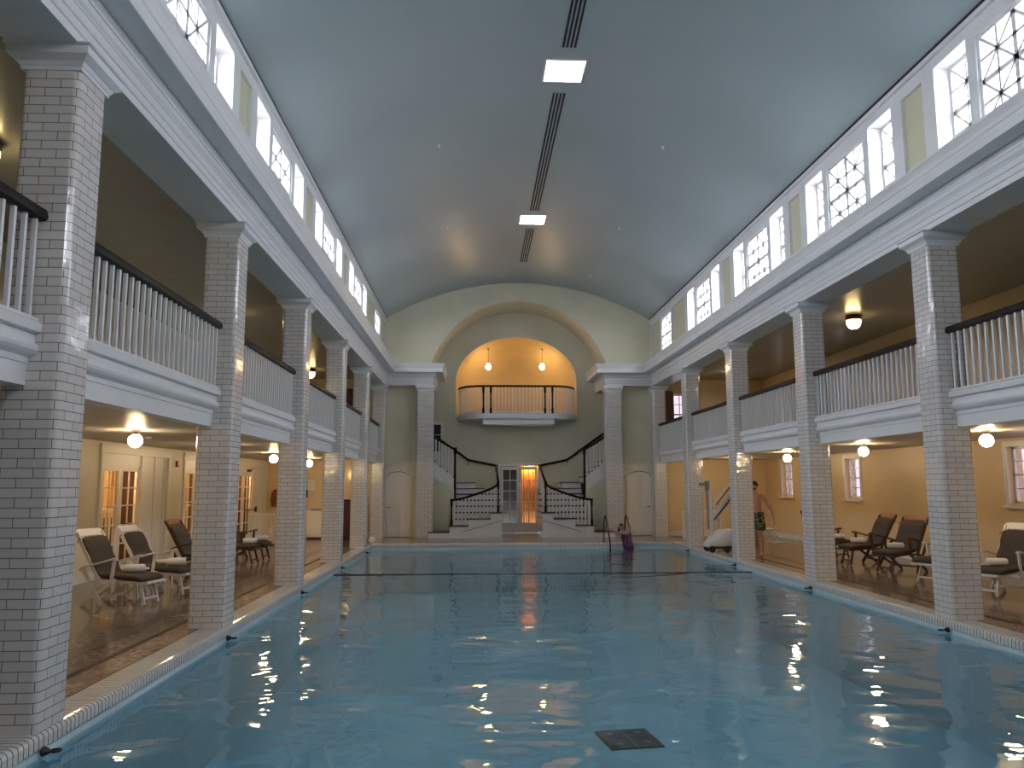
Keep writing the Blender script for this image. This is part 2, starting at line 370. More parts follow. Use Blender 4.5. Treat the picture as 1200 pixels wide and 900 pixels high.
# ------------------------------------------------------------------ ceiling vault
def ceilz(x):
    r = (4.7 ** 2 + 1.31 ** 2) / (2 * 1.31); return 7.62 + 1.31 - r + math.sqrt(r * r - x * x)
mb = MB(); xs = frange(-4.7, 4.7, 40)
for a, b in zip(xs[:-1], xs[1:]):
    mb.add([(a, YF, ceilz(a)), (b, YF, ceilz(b)), (b, YE + .3, ceilz(b)), (a, YE + .3, ceilz(a)),
            (a, YF, ceilz(a) + .2), (b, YF, ceilz(b) + .2), (b, YE + .3, ceilz(b) + .2), (a, YE + .3, ceilz(a) + .2)],
           [(0, 1, 2, 3), (4, 5, 6, 7), (0, 1, 5, 4), (3, 2, 6, 7)])
mb.build('ceiling', M['ceiling'], smooth=40, kind='structure')
for k, sx in ((3, -1), (4, 1)):
    MB().box(sx * 4.66, sx * 4.76, YF, YE, 7.585, 7.64).build(f'trim_{k}', M['vent'], kind='structure')  # black strip stands in for the shadow gap below the vault
    MB().box(sx * 4.65, sx * 4.72, YF, YE, 7.52, 7.583).build(f'trim_{k+2}', M['white'], kind='structure')

# ------------------------------------------------------------------ clerestory
bays = [Y1 + i * S + CW / 2 + S / 2 for i in range(-2, 5)]     # bay centres
wn = [0]
def jack(mb, f, u0, u1, z0, z1, cols, rows, w=.036, d0=0, d1=.03):
    cw = (u1 - u0) / cols; rh = (z1 - z0) / rows
    def bar(ua, za, ub, zb, ww):
        du, dz = ub - ua, zb - za; L = math.hypot(du, dz); nu, nz = -dz / L * ww / 2, du / L * ww / 2
        p = [(ua + nu, za + nz), (ub + nu, zb + nz), (ub - nu, zb - nz), (ua - nu, za - nz)]
        mb.add([f(u, z, d) for d in (d0, d1) for u, z in p], [(0, 1, 2, 3), (7, 6, 5, 4), (0, 4, 5, 1), (1, 5, 6, 2), (2, 6, 7, 3), (3, 7, 4, 0)])
    for c in range(cols):
        for r in range(rows):
            a, b = u0 + c * cw, u0 + (c + 1) * cw; lo, hi = z0 + r * rh, z0 + (r + 1) * rh; m, q = (a + b) / 2, (lo + hi) / 2
            bar(a, lo, b, hi, w); bar(a, hi, b, lo, w); bar(m, lo, m, hi, w); bar(a, q, b, q, w)
    for c in range(1, cols): bar(u0 + c * cw, z0, u0 + c * cw, z1, w * 2)
    for r in range(1, rows): bar(u0, z0 + r * rh, u1, z0 + r * rh, w * 1.8)
def clere_window(sx, a, b, z0, z1, depth, cols):
    wn[0] += 1; w = semp(f'window_{wn[0]}', (sx * (4.7 + depth), (a + b) / 2, z0))
    cy = (a + b) / 2
    f = lambda u, z, d: (sx * d, u - cy, z - z0)
    fr = MB(); fw = .045
    for (p, q, r_, s_) in ((a, b, z0, z0 + fw), (a, b, z1 - fw, z1), (a, a + fw, z0 + fw, z1 - fw), (b - fw, b, z0 + fw, z1 - fw)):
        fr.box(0, sx * .05, p - cy, q - cy, r_ - z0, s_ - z0)
    fr.build('window_frame', M['white'], w)
    m = MB(); jack(m, f, a + fw, b - fw, z0 + fw, z1 - fw, cols, 2, d0=.005, d1=.035); m.build('muntin', M['white'], w)
    p = MB(); p.box(sx * .036, sx * .042, a + fw - cy, b - fw - cy, z0 + fw - z0, z1 - fw - z0); p.build('pane', M['glass'], w)
for side, sx in (('left', -1), ('right', 1)):
    holes = []
    for c in bays:
        holes += [(c - .66, c + .66, K(6.05), K(7.30))]
        if c != bays[-1]: holes += [(c + .84, c + 1.56, K(6.05), K(7.38)), (c - 1.56, c - .84, K(6.05), K(7.38))]
        else: holes += [(c - 2.39, c - .86, K(6.05), K(7.34)), (c + .9, c + 2.1, K(6.05), K(7.34))]
        if YF < c - S / 2 - .3 and c != bays[-1]: holes.append((c - S / 2 - .27, c - S / 2 + .27, K(6.05), K(7.34)))
    fn = lambda u, z, d, sx=sx: (sx * (4.7 + d), u, z)
    last = bays[-1]
    wall(f'wall_{side}', fn, YF, YE, K(5.9), K(7.62), holes, .32, M['white'])
    for c in bays:
        clere_window(sx, c - .66, c + .66, 6.05, 7.30, .03, 2)
        if c != bays[-1]:
            clere_window(sx, c + .84, c + 1.56, 6.05, 7.38, .22, 1)
            clere_window(sx, c - 1.56, c - .84, 6.05, 7.38, .22, 1)
        L = bpy.data.lights.new('daylight_portal', 'AREA'); L.shape = 'RECTANGLE'; L.size = 1.45; L.size_y = 3.3; L.cycles.is_portal = True
        o = bpy.data.objects.new('daylight_portal', L); col.objects.link(o); o.location = (sx * 5.08, c, 6.7); o.rotation_euler = (0, sx * R(90), 0)
    pm = MB()
    for c in bays:
        if c == bays[-1]: pm.box(sx * 4.73, sx * 4.80, c - 2.39, c - .86, 6.05, 7.34).box(sx * 4.73, sx * 4.80, c + .9, c + 2.1, 6.05, 7.34)
        elif c - S / 2 - .3 > YF: pm.box(sx * 4.75, sx * 4.80, c - S / 2 - .27, c - S / 2 + .27, 6.05, 7.34)
    pm.build(f'trim_{7 if sx < 0 else 8}', M['panel'], kind='structure')
    # hall side of the gallery roof
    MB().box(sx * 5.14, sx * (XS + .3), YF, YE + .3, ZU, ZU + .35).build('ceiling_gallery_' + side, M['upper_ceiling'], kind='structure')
    MB().box(sx * 5.181, sx * 5.22, YF, YE, 5.40, 5.45).build(f'trim_{9 if sx < 0 else 10}', M['white'], kind='structure')

# ------------------------------------------------------------------ end wall, recess and niche
AR, AC = 3.25, 5.02
archz = lambda x: AC + math.sqrt(max(AR * AR - x * x, 0))
ax = [ -3.12 + 6.24 * i / 40 for i in range(41)]
wall('wall_end', lambda u, z, d: (u, YE + d, z), -4.75, 4.75, K(5.7), ceilz, [(-3.12, 3.12, K(5.7), archz)], .3, M['cream'], samples=set(frange(-4.7, 4.7, 40)) | set(ax))
mb = MB()
for a, b in zip(ax[:-1], ax[1:]): mb.add([(a, YE, archz(a)), (b, YE, archz(b)), (b, YB, archz(b)), (a, YB, archz(a))], [(0, 1, 2, 3)])
for s in (-1, 1): mb.add([(s * 3.12, YE, 5.2), (s * 3.12, YE, archz(3.12)), (s * 3.12, YB, archz(3.12)), (s * 3.12, YB, 5.2)], [(0, 1, 2, 3)])
mb.build('ceiling_recess', M['cream'], kind='structure', smooth=40, recalc=False)
NA, NZ, NB = 2.27, 5.62, 1.70
nich = lambda x: NZ + NB * math.sqrt(max(1 - (x / NA) ** 2, 0))
nx = [NA * math.sin(math.pi / 2 * t) for t in frange(-1, 1, 36)]
DX0, DX1, DZ = -.60, .78, 2.46
wall('wall_recess', lambda u, z, d: (u, YB + d, z), -4.9, 4.9, K(0), K(8.4), [(-NA, NA, K(4.3), nich), (DX0, DX1, K(0), K(DZ)), (-3.9, -2.82, K(3.0), K(4.0))], .14, M['cream'], samples=nx)
# niche room behind the balcony
mb = MB(); RA, RB, RD = 2.29, 1.72, 2.3
nr = lambda x, dy=0: NZ + RB * math.sqrt(max(1 - (x / RA) ** 2 - (dy / RD) ** 2, 0))
y0 = YB + .13; y1 = y0 + RD; NR = 14; rows = []
for k in range(NR + 1):
    ph = math.pi / 2 * k / NR; cs, sn = max(math.cos(ph), 0), math.sin(ph)
    row = [(-RA * cs, y0 + RD * sn, z) for z in (4.3, 4.6, 4.9, 5.2, 5.4)] + [(-RA * cs * math.cos(a), y0 + RD * sn, NZ + RB * cs * math.sin(a)) for a in frange(0, math.pi, 32)] + [(RA * cs, y0 + RD * sn, z) for z in (5.4, 5.2, 4.9, 4.6, 4.3)]
    rows.append(row)
n_ = len(rows[0])
mb.add([p for row in rows for p in row], [(k * n_ + i, k * n_ + i + 1, (k + 1) * n_ + i + 1, (k + 1) * n_ + i) for k in range(NR) for i in range(n_ - 1)])
mb.build('wall_niche', M['niche'], kind='structure', smooth=True, recalc=False)
MB().box(-2.4, 2.4, YB + .141, y1 + .1, 4.2, 4.3).build('floor_niche', M['treads'], kind='structure')
# end wall lower panels beside pilasters with arched doors, upper gallery ends
dz = lambda cx: (lambda u: 2.02 + .22 * math.sqrt(max(1 - ((u - cx) / .43) ** 2, 0)) + .0)
for side, sx in (('left', -1), ('right', 1)):
    cx = sx * 4.20; arch = [cx + .43 * math.sin(math.pi / 2 * t) for t in frange(-1, 1, 14)]
    u0, u1 = sorted((sx * 3.12, sx * 4.95))
    wall(f'wall_end_{side}', lambda u, z, d: (u, YE + d, z), u0, u1, K(0), K(5.75), [(cx - .43, cx + .43, K(0), dz(cx))], .3, M['cream'], samples=arch)
    u0, u1 = sorted((sx * 4.95, sx * (XS + .3)))
    wall(f'wall_gallery_end_{side}', lambda u, z, d: (u, YE + d, z), u0, u1, K(0), K(5.8), [(5.48, 5.95, K(3.5), K(4.95))] if sx > 0 else [], .3, M['yellow'])
    MB().box(sx * 4.75, sx * 4.95, YE + .29, YB + .1, 0, 5.8).build(f'wall_stair_{side}', M['cream'], kind='structure')
    MB().box(sx * 3.1, sx * 4.95, YE + .29, YB + .05, 5.19, 5.3).build(f'ceiling_stair_{side}', M['cream'], kind='structure')
    MB().box(sx * 4.95, sx * XS, YE - .02, YE - .001, 0, .16).build(f'baseboard_end_{side}', M['white'], kind='structure')
    # arched door
    d = semp('door_%d' % (1 if sx < 0 else 2), (cx, YE + .04, 0))
    p = [(-.41, .01), (.41, .01)] + [(.41 * math.cos(t), 2.0 + .22 * math.sin(t)) for t in frange(0, math.pi, 14)]
    MB().prism(p, .0, .045).build('door_leaf', M['door'], d)
    fr = MB()
    for (a, b, c, e) in ((-.41, -.33, .02, 2.0), (.33, .41, .02, 2.0), (-.33, .33, .02, .20), (-.33, .33, .97, 1.07)): fr.box(a, b, -.014, 0, c, e)
    fr.build('door_rail', M['door'], d)
    cs = MB(); pts = [(.44 * math.cos(t), 2.03 + .235 * math.sin(t)) for t in frange(0, math.pi, 16)]
    pts = [(.44, 0)] + pts + [(-.44, 0)]
    for (a, b) in zip(pts[:-1], pts[1:]): cs.bar((a[0], -.05, a[1]), (b[0], -.05, b[1]), .05, .06, up=(0, 1, 0)) 
    cs.build('door_casing', M['door'], d)
    at_ = MB()
    for t in frange(.15, math.pi - .15, 13): at_.bar((.48 * math.cos(t), -.055, 2.06 + .25 * math.sin(t)), (.55 * math.cos(t), -.055, 2.09 + .31 * math.sin(t)), .05, .03, up=(0, 1, 0))
    at_.build('arch_tile', M['white'], d)
    h = MB(); hx = .34 * (-1 if sx < 0 else 1)
    h.lathe([(.028, 0), (.028, .02)], (hx, -.03, 1.0), 12).bar((hx, -.02, 1.01), (hx, -.08, 1.01), .02).bar((hx, -.08, 1.01), (hx - .11 * (1 if hx > 0 else -1), -.08, 1.01), .022)
    h.build('door_handle', M['black'], d)
    MB().box(-.43, .43, .09, .1, 0, 2.3).build('door_back', M['dark'], d)
# window and brown panel at the end of the right upper gallery; dark red panel on the left
wn[0] += 1; w = semp(f'window_{wn[0]}', (5.715, YE, 3.5))
m = MB()
for a, b, c, d in ((-.235, -.20, 0, 1.45), (.2, .235, 0, 1.45), (-.2, .2, 0, .05), (-.2, .2, 1.4, 1.45), (-.2, .2, .70, .75)): m.box(a, b, .1, .15, c, d)
m.build('window_frame', M['white'], w)
m = MB(); m.box(-.012, .012, .11, .14, .05, 1.4)
for z in (.38, 1.07): m.box(-.2, .2, .11, .14, z, z + .02)
m.build('muntin', M['white'], w); MB().box(-.2, .2, .145, .15, .05, 1.4).build('pane', M['sideglass'], w)
tag(MB().box(5.2, 5.46, YE - .06, YE - .002, 2.97, 5.05).build('window_shutter', M['brownpanel']), 'tall brown wooden shutter beside the window at the end of the right upper gallery', 'shutter')
tag(MB().box(-6.1, -5.62, YE - .08, YE - .002, 2.97, 5.1).build('gallery_curtain', M['darkred']), 'dark red curtain at the far end of the left upper gallery', 'curtain')

# dark window high on the left of recess
wn[0] += 1; w = semp(f'window_{wn[0]}', (-3.36, YB, 3.0))
m = MB()
for a, b, c, d in ((-.54, .54, 1.0, 1.12), (.54, .66, -.05, 1.12), (-.66, -.54, -.05, 1.12), (-.54, .54, .60, .63), (-.02, .01, 0, 1.0)): m.box(a, b, -.03, .04, c, d)
m.build('window_frame', M['door'], w); MB().box(-.54, .54, .05, .06, 0, 1.0).build('pane', M['dark'], w)

# ------------------------------------------------------------------ gallery floors, side walls
lwin = [(14.95, .50), (21.2, .50), (25.9, .50)]
for side, sx in (('left', -1), ('right', 1)):
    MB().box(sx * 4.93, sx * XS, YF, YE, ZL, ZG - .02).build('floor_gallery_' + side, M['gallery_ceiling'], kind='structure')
    holes = []
    if sx > 0:
        for c, h in [(14.40, .5), (21.25, .42), (25.8, .42)]: holes.append((c - h, c + h, K(1.38), K(2.46)))
        for c in (16.9, 21.6, 26.1): holes.append((c - .32, c + .32, K(3.55), K(4.95)))
    else:
        for c in (17.33, 21.7, 26.0): holes.append((c - 1.62, c + 1.62, K(0), K(2.40)))
    wall('wall_aisle_' + side, lambda u, z, d, sx=sx: (sx * (XS + d), u, z), YF, YE + .3, K(0), K(5.8), holes, .3, M['yellow' if sx > 0 else 'aisle'])
    if sx > 0:
        for (a, b, lo, hi) in [(h[0], h[1], h[2](0), h[3](0)) for h in holes]:
            wn[0] += 1; c = (a + b) / 2; w = semp(f'window_{wn[0]}', (XS, c, lo))
            hw = (b - a) / 2; H = hi - lo; m = MB()
            for p, q, r_, s_ in ((-hw, -hw + .05, 0, H), (hw - .05, hw, 0, H), (-hw, hw, 0, .05), (-hw, hw, H - .05, H), (-hw, hw, H / 2 - .02, H / 2 + .02)): m.box(.10, .16, p, q, r_, s_)
            for p, q, r_, s_ in ((-hw - .1, -hw, -.04, H + .1), (hw, hw + .1, -.04, H + .1), (-hw, hw, H, H + .1)): m.box(-.025, .0, p, q, r_, s_)
            m.build('window_frame', M['white'], w)
            m = MB()
            for u in (-hw / 3, hw / 3): m.box(.12, .15, u - .01, u + .01, .05, H - .05)
            for z in (H * .26, H * .74): m.box(.12, .15, -hw + .05, hw - .05, z - .01, z + .01)
            m.build('muntin', M['white'], w)
            MB().box(-.09, .1, -hw - .13, hw + .13, -.09, -.04).build('window_sill', M['white'], w)
            MB().box(.15, .155, -hw + .04, hw - .04, .04, H - .04).build('pane', M['sideglass'], w)
            L = bpy.data.lights.new('daylight_portal', 'AREA'); L.shape = 'RECTANGLE'; L.size = H; L.size_y = 2 * hw; L.cycles.is_portal = True
            o = bpy.data.objects.new('daylight_portal', L); col.objects.link(o); o.location = (XS + .36, c, lo + H / 2); o.rotation_euler = (0, R(90), 0)
        MB().box(XS - .02, XS - .001, YF, YE - .02, 0, .16).build('baseboard_right', M['white'], kind='structure')
    else:
        for a, b in ((YF, 15.7), (18.96, 20.05), (23.33, 24.37)): MB().box(-XS + .001, -XS + .02, a, b, 0, .16).build('baseboard_left', M['white'], kind='structure')
    # balcony fascia per bay
# lower end wall of hall behind the viewer
fw = [(-1.1, 1.1)]  # unseen window, added and sized to light the camera-facing column sides
wall('wall_front', lambda u, z, d: (u, YF - d, z), -XS - .3, XS + .3, K(-2), K(9.2), [(a, b, K(5.9), K(7.3)) for a, b in fw], .2, M['cream'])
for a, b in fw:
    zt = 7.3; wn[0] += 1; w = semp(f'window_{wn[0]}', ((a + b) / 2, YF, 5.9)); H = zt - 5.9; h = (b - a) / 2
    m = MB()
    for p, q, c, d in ((-h, -h + .07, 0, H), (h - .07, h, 0, H), (-h, h, 0, .07), (-h, h, H - .07, H)): m.box(p, q, -.12, -.06, c, d)
    m.build('window_frame', M['white'], w)
    m = MB()
    for k in range(1, 4): m.box(-h + k * 2 * h / 4 - .012, -h + k * 2 * h / 4 + .012, -.11, -.08, .07, H - .07)
    for k in range(1, 4): m.box(-h + .07, h - .07, -.11, -.08, k * H / 4 - .012, k * H / 4 + .012)
    m.build('muntin', M['white'], w); MB().box(-h + .05, h - .05, -.13, -.125, .05, H - .05).build('pane', M['glass'], w)
    L = bpy.data.lights.new('daylight_portal', 'AREA'); L.shape = 'RECTANGLE'; L.size = 2 * h; L.size_y = H; L.cycles.is_portal = True
    o = bpy.data.objects.new('daylight_portal', L); col.objects.link(o); o.location = ((a + b) / 2, YF - .25, 5.9 + H / 2); o.rotation_euler = (R(90), 0, 0)

# left wall french door groups
def door_group(c, idx, openleaf=False):
    d = semp(f'door_{idx}', (-XS, c, 0))
    m = MB()
    for a, b, z0, z1 in ((-1.75, -1.62, 0, 2.40), (1.62, 1.75, 0, 2.40), (-1.78, 1.78, 2.40, 2.54)): m.box(0, .04, a, b, z0, z1)
    m.box(0, .06, -1.80, 1.80, 2.54, 2.57)
    m.build('door_casing', M['door'], d)
    m = MB(); m.box(-.10, -.04, .42, 1.62, 0, 2.40); m.box(-.04, -.02, .42, .55, 0, 2.4); m.box(-.04, -.02, 1.5, 1.62, 0, 2.4); m.box(-.04, -.02, .95, 1.05, 0, 2.4); m.box(-.10, .0, .20, .42, 0, 2.4)
    m.build('side_panel', M['door'], d)
    m = MB(); m.box(-.10, -.03, -1.62, .20, 2.16, 2.40); m.build('transom_panel', M['door'], d)
    for k, (a, b) in enumerate(((-1.60, -.72), (-.70, .18))):
        fr = MB(); 
        for p, q, r_, s_ in ((a, a + .11, .01, 2.16), (b - .11, b, .01, 2.16), (a + .11, b - .11, .01, .22), (a + .11, b - .11, 2.06, 2.16)): fr.box(-.09, -.045, p, q, r_, s_)
        n = 4
        for z in (.60, .98, 1.36, 1.72): fr.box(-.08, -.055, a + .11, b - .11, z - .012, z + .012)
        fr.box(-.08, -.055, (a + b) / 2 - .012, (a + b) / 2 + .012, .22, 2.06)
        lf = fr.build('door_leaf', M['door'], d)
        MB().box(-.070, -.066, a + .11, b - .11, .22, 2.06).build('glass', M['doorglass'], lf)
    m = MB(); m.bar((-.03, -.6, 1.0), (.03, -.6, 1.0), .02).bar((.03, -.6, 1.0), (.03, -.48, 1.0), .022).build('door_handle', M['black'], d)
    if openleaf:
        m = MB(); m.box(-.03, .03, .55, .65, .92, 1.08).bar((.01, -.5, 1.0), (.01, .6, 1.0), .03).build('push_bar', M['black'], d)
        m = MB(); m.box(-.03, .04, -.45, -.15, 2.2, 2.27).bar((.03, -.2, 2.27), (.05, .1, 2.33), .02).build('door_closer', M['black'], d)
    # vestibule
    v = MB(); x0, x1 = -.30, -1.3
    v.box(x1 - .1, x1, -1.7, 1.7, -.02, 2.5).box(x1, x0, -1.8, -1.7, -.02, 2.5).box(x1, x0, 1.7, 1.8, -.02, 2.5).box(x1, x0, -1.7, 1.7, 2.45, 2.5).box(x1, x0, -1.7, 1.7, -.05, 0)
    v.build('vestibule', M['brownpanel'], d)
    cu = MB(); y = -1.65
    N = 60; pts = [(x1 + .25 + .03 * math.sin(k * 1.9), -1.65 + 3.3 * k / N) for k in range(N + 1)]
    for (p, q) in zip(pts[:-1], pts[1:]): cu.add([(p[0], p[1], 1.05), (q[0], q[1], 1.05), (q[0], q[1], 2.35), (p[0], p[1], 2.35)], [(0, 1, 2, 3)])
    cu.build('curtain', M['tancurtain'], d, recalc=False)
    bl = MB(); k = -1.6
    while k < .2: bl.box(-.52, -.49, k, k + .045, .1, 1.22); k += .17
    bl.box(-.54, -.47, -1.68, .2, 1.22, 1.27); bl.build('screen', M['door'], d)
    L = bpy.data.lights.new('vestibule_lamp', 'POINT'); L.energy = 85; L.color = (1, .66, .34); L.shadow_soft_size = .08
    o = bpy.data.objects.new('vestibule_lamp', L); col.objects.link(o); o.location = (-XS - .75, c - .4, 2.3)
door_group(17.33, 3); door_group(21.7, 4); door_group(26.0, 5, True)

# ------------------------------------------------------------------ balcony fascia + balustrades
FAS = [(-.02, 2.50), (0, 2.50), (0, 2.66), (.012, 2.665), (.012, 2.71), (.03, 2.72), (.055, 2.735), (.075, 2.76), (.08, 2.785), (.07, 2.81), (.05, 2.815), (.045, 2.84), (.045, 2.89), (.09, 2.90), (.095, 2.965), (.085, 2.975), (-.16, 2.985), (-.16, 2.50), (-.02, 2.50)]
def fascia(name, sx, y0, y1):
    mb = MB()
    vs = [(sx * (4.885 - p), y0, z) for p, z in FAS[:-1]] + [(sx * (4.885 - p), y1, z) for p, z in FAS[:-1]]
    n = len(FAS) - 1
    mb.add(vs, [(k, (k + 1) % n, n + (k + 1) % n, n + k) for k in range(n)] + [tuple(range(n)), tuple(range(2 * n - 1, n - 1, -1))])
    return mb.build(name, M['white'], kind='structure')
bayname = ['first and nearest bay', 'second bay', 'third bay', 'fourth bay', 'fifth bay', 'sixth and farthest bay']
tk = 11
for side, sx in (('left', -1), ('right', 1)):
    for i in range(-1, 5):
        y0, y1 = Y1 + i * S + CW + .002, Y1 + (i + 1) * S - .002
        fascia(f'trim_{tk}', sx, y0, y1); tk += 1
        where = {('left', -1): 'cut by the left picture edge'}.get((side, i), f'{bayname[i+1]} of the {side} gallery')
        t = thing('balustrade', f'white balustrade with dark handrail, {where}', 'balustrade', (sx * 4.865, (y0 + y1) / 2, ZG + .03), 0, f'{side} gallery balustrades')
        h = (y1 - y0) / 2
        hr = MB(); prof = [(-.055, .80), (-.06, .83), (-.045, .875), (0, .89), (.045, .875), (.06, .83), (.055, .80), (.02, .785), (-.02, .785)]
        hr.prism(prof, -h, h).build('handrail', M['wood'], t, smooth=35)
        MB().box(-.045, .045, -h, h, .005, .03).build('base_rail', M['white'], t)
        nb = 27
        me = MB().box(-.016, .016, -.016, .016, .03, .79)
        first = me.build('baluster', M['white'], t)
        for k in range(nb):
            b = first if k == 0 else first.copy()
            if k: col.objects.link(b); b.parent = t
            b.location = (0, -h + (k + .5) * 2 * h / nb, 0)

# ------------------------------------------------------------------ floors, pool
FLX = XS + .3
mb = MB()
mb.box(-FLX, -4.9, YF, 24.9, -.3, 0).box(4.9, FLX, YF, 24.9, -.3, 0).box(-FLX, FLX, 24.9, YB + .2, -.3, 0).box(-4.9, 4.9, YF, .9, -.3, 0)
mb.build('floor', M['floor'], kind='structure')
M['strip'] = pb('dark_floor_strip', (.03, .013, .008), .5, spec=.1)
M['motif'] = brickmat('border_motif_tile', (.20, .16, .125), (.05, .035, .03), (.03, .02, .02), .11, .09, .010, .5, rough=.2, wav=.1, uv=False, swap=True)
for k, sx in ((60, -1), (61, 1)):
    MB().box(sx * 5.25, sx * 5.33, YF, YE - .02, 0, .0015).build(f'trim_{k}', M['strip'], kind='structure')
    MB().box(sx * 4.925, sx * 4.94, YF, YE - .02, 0, .0015).build(f'trim_{k+2}', M['strip'], kind='structure')
    MB().box(sx * 5.66, sx * 5.88, YF, YE - .02, 0, .0015).build(f'trim_{k+4}', M['motif'], kind='structure')
# coping: profile offset p toward pool, wall plane p=0
PX, PY0, PY1 = 4.61, 1.2, 24.58
CP = [(-.31, .002), (-.05, .004), (-.025, -.001), (-.008, -.013), (0, -.035), (0, -.105), (-.012, -.11), (-.012, -.118)]
def ring(p): return [(-PX + p, PY0 + p), (-PX + p, PY1 - p), (PX - p, PY1 - p), (PX - p, PY0 + p)]
mb = MB(); L = 0; Ls = [0]
for (a, b) in zip(CP[:-1], CP[1:]): Ls.append(Ls[-1] + math.dist(a, b))
for k in range(4):
    q = (k + 1) % 4
    base = [0, 0, 0, 0][k]
    for i in range(len(CP) - 1):
        A = ring(CP[i][0]); B = ring(CP[i + 1][0]); z0, z1 = CP[i][1], CP[i + 1][1]
        vs = [(*A[k], z0), (*A[q], z0), (*B[q], z1), (*B[k], z1)]
        u = [(v[1] if k in (0, 2) else v[0]) + 50.013 for v in vs]
        vv = [.9 + Ls[i], .9 + Ls[i], .9 + Ls[i + 1], .9 + Ls[i + 1]]
        mb.add(vs, [(0, 1, 2, 3)], [list(zip(u, vv))])
mb.build('pool_coping', M['coping'], kind='structure', smooth=50, recalc=False)
mb = MB()
for k in range(4):
    q = (k + 1) % 4; A = ring(-.012)
    vs = [(*A[k], -1.45), (*A[q], -1.45), (*A[q], -.112), (*A[k], -.112)]
    u = [(v[1] if k in (0, 2) else v[0]) + 50 for v in vs]
    mb.add(vs, [(0, 1, 2, 3)], [[(u[j], vs[j][2] + .112 + 1.52) for j in range(4)]])
mb.build('wall_pool', M['pooltile'], kind='structure', recalc=False)
MB().box(-PX - .1, PX + .1, PY0 - .1, PY1 + .1, -1.6, -1.45).build('floor_pool', M['poolfloor'], kind='structure')
o = MB().add([(-PX - .01, PY0 - .01, WATER), (PX + .01, PY0 - .01, WATER), (PX + .01, PY1 + .01, WATER), (-PX - .01, PY1 + .01, WATER)], [(0, 1, 2, 3)]).build('pool_water', M['water'], recalc=False)
o['kind'] = 'structure'
# rope line across
tag(MB().tube([(-PX + .02, 17.75, WATER + .004), (0, 17.72, WATER - .004), (PX - .02, 17.68, WATER + .004)], .011, 6).build('pool_rope', M['dark']), 'thin dark rope stretched straight across the pool near its far end', 'rope')
# anchors
an = 0
for side, sx in (('left', -1), ('right', 1)):
    names = ['beside the nearest column', 'beside the second column', 'beside the third column', 'beside the fourth column', 'beside the fifth column']
    for i, y in enumerate((6.1, 10.35, 14.6, 18.85, 23.0)):
        if side == 'right' and i == 0: continue
        t = thing('rope_anchor', f'small black rope anchor at the {side} waterline {names[i]}', 'anchor', (sx * (PX - .0), y, WATER + .045), 0, 'rope anchors along the pool')
        m = MB(); m.lathe([(.03, 0), (.036, .01), (.026, .035), (.012, .06)], (0, 0, 0), 14, ax='x'); 
        if sx > 0: m.v = [(-v[0], v[1], v[2]) for v in m.v]
        m.build('anchor_cup', M['black'], t, smooth=40)
        m = MB(); m.tube([(-sx * (.07 + .035 * math.cos(a)), 0.05 + .035 * math.sin(a), -.01) for a in frange(0, 2 * math.pi, 14)], .009, 6).build('ring', M['black'], t, smooth=True)
# drain
t = thing('pool_drain', 'square dark drain cover with pale screws on the pool bottom near the viewer', 'drain', (0.42, 10.46, -1.45), R(98))
MB().box(-.36, .36, -.34, .34, 0, .02).build('cover', M['drain'], t)
for a, b in ((-.2, -.18), (.2, -.18), (-.2, .18), (.2, .18)): MB().lathe([(.045, .02), (.045, .026), (.025, .027)], (a, b, 0), 12).build('screw', M['drainmark'], t)
MB().box(-.34, .34, -.008, .008, .02, .024).build('seam', M['drainmark'], t)

# ------------------------------------------------------------------ ceiling fixtures
def clamp_z(x, y): return ceilz(x)
for i, (y, where) in enumerate(((13.0, 'nearer and larger'), (20.82, 'farther and smaller'))):
    z = ceilz(0); t = thing('ceiling_light', f'square lit ceiling panel between dark slot vents, the {where} one', 'ceiling light', (0, y, z), 0, 'ceiling light panels')
    m = MB(); 
    for a, b, c, d in ((-.36, .36, -.38, -.35), (-.36, .36, .35, .38), (-.36, -.33, -.35, .35), (.33, .36, -.35, .35)): m.box(a, b, c, d, -.022, .02)
    m.build('frame', M['white'], t); MB().box(-.33, .33, -.35, .35, -.018, .0).build('diffuser', M['diffuser'], t)
for (a, b, lab) in ((6.2, 12.25, 'nearest the camera'), (13.78, 20.1, 'between the two lit ceiling panels'), (21.6, 24.95, 'beyond the farther lit ceiling panel')):
    t = thing('slot_vent', f'long dark slot vent in the vault ridge, {lab}', 'vent', (0, (a + b) / 2, ceilz(0)), 0, 'slot vents in the ceiling')
    h = (b - a) / 2
    MB().box(-.135, .135, -h, h, -.012, .01).build('frame', M['ceiling'], t)
    for k in range(4): MB().box(-.12 + k * .065, -.12 + k * .065 + .036, -h + .01, h - .01, -.016, -.0125).build('slot', M['vent'], t)
for (x, y, lab) in ((-2.29, 15.5, 'small sprinkler in the vault, left of the ridge vents, nearer'), (2.3, 15.4, 'small sprinkler in the vault, right of the ridge vents, nearest'), (-2.3, 20.65, 'small sprinkler in the vault, left of the ridge vents, farther'), (2.33, 20.55, 'small sprinkler in the vault, right of the ridge vents, middle'), (2.25, 25.5, 'small sprinkler in the vault, right of the ridge vents, farthest')):
    z = ceilz(x); tag(MB().lathe([(.03, .01), (.03, -.012), (.009, -.016), (.009, -.035), (.02, -.038), (.02, -.042)], (x, y, z), 12).build('sprinkler', M['white']), lab, 'sprinkler')

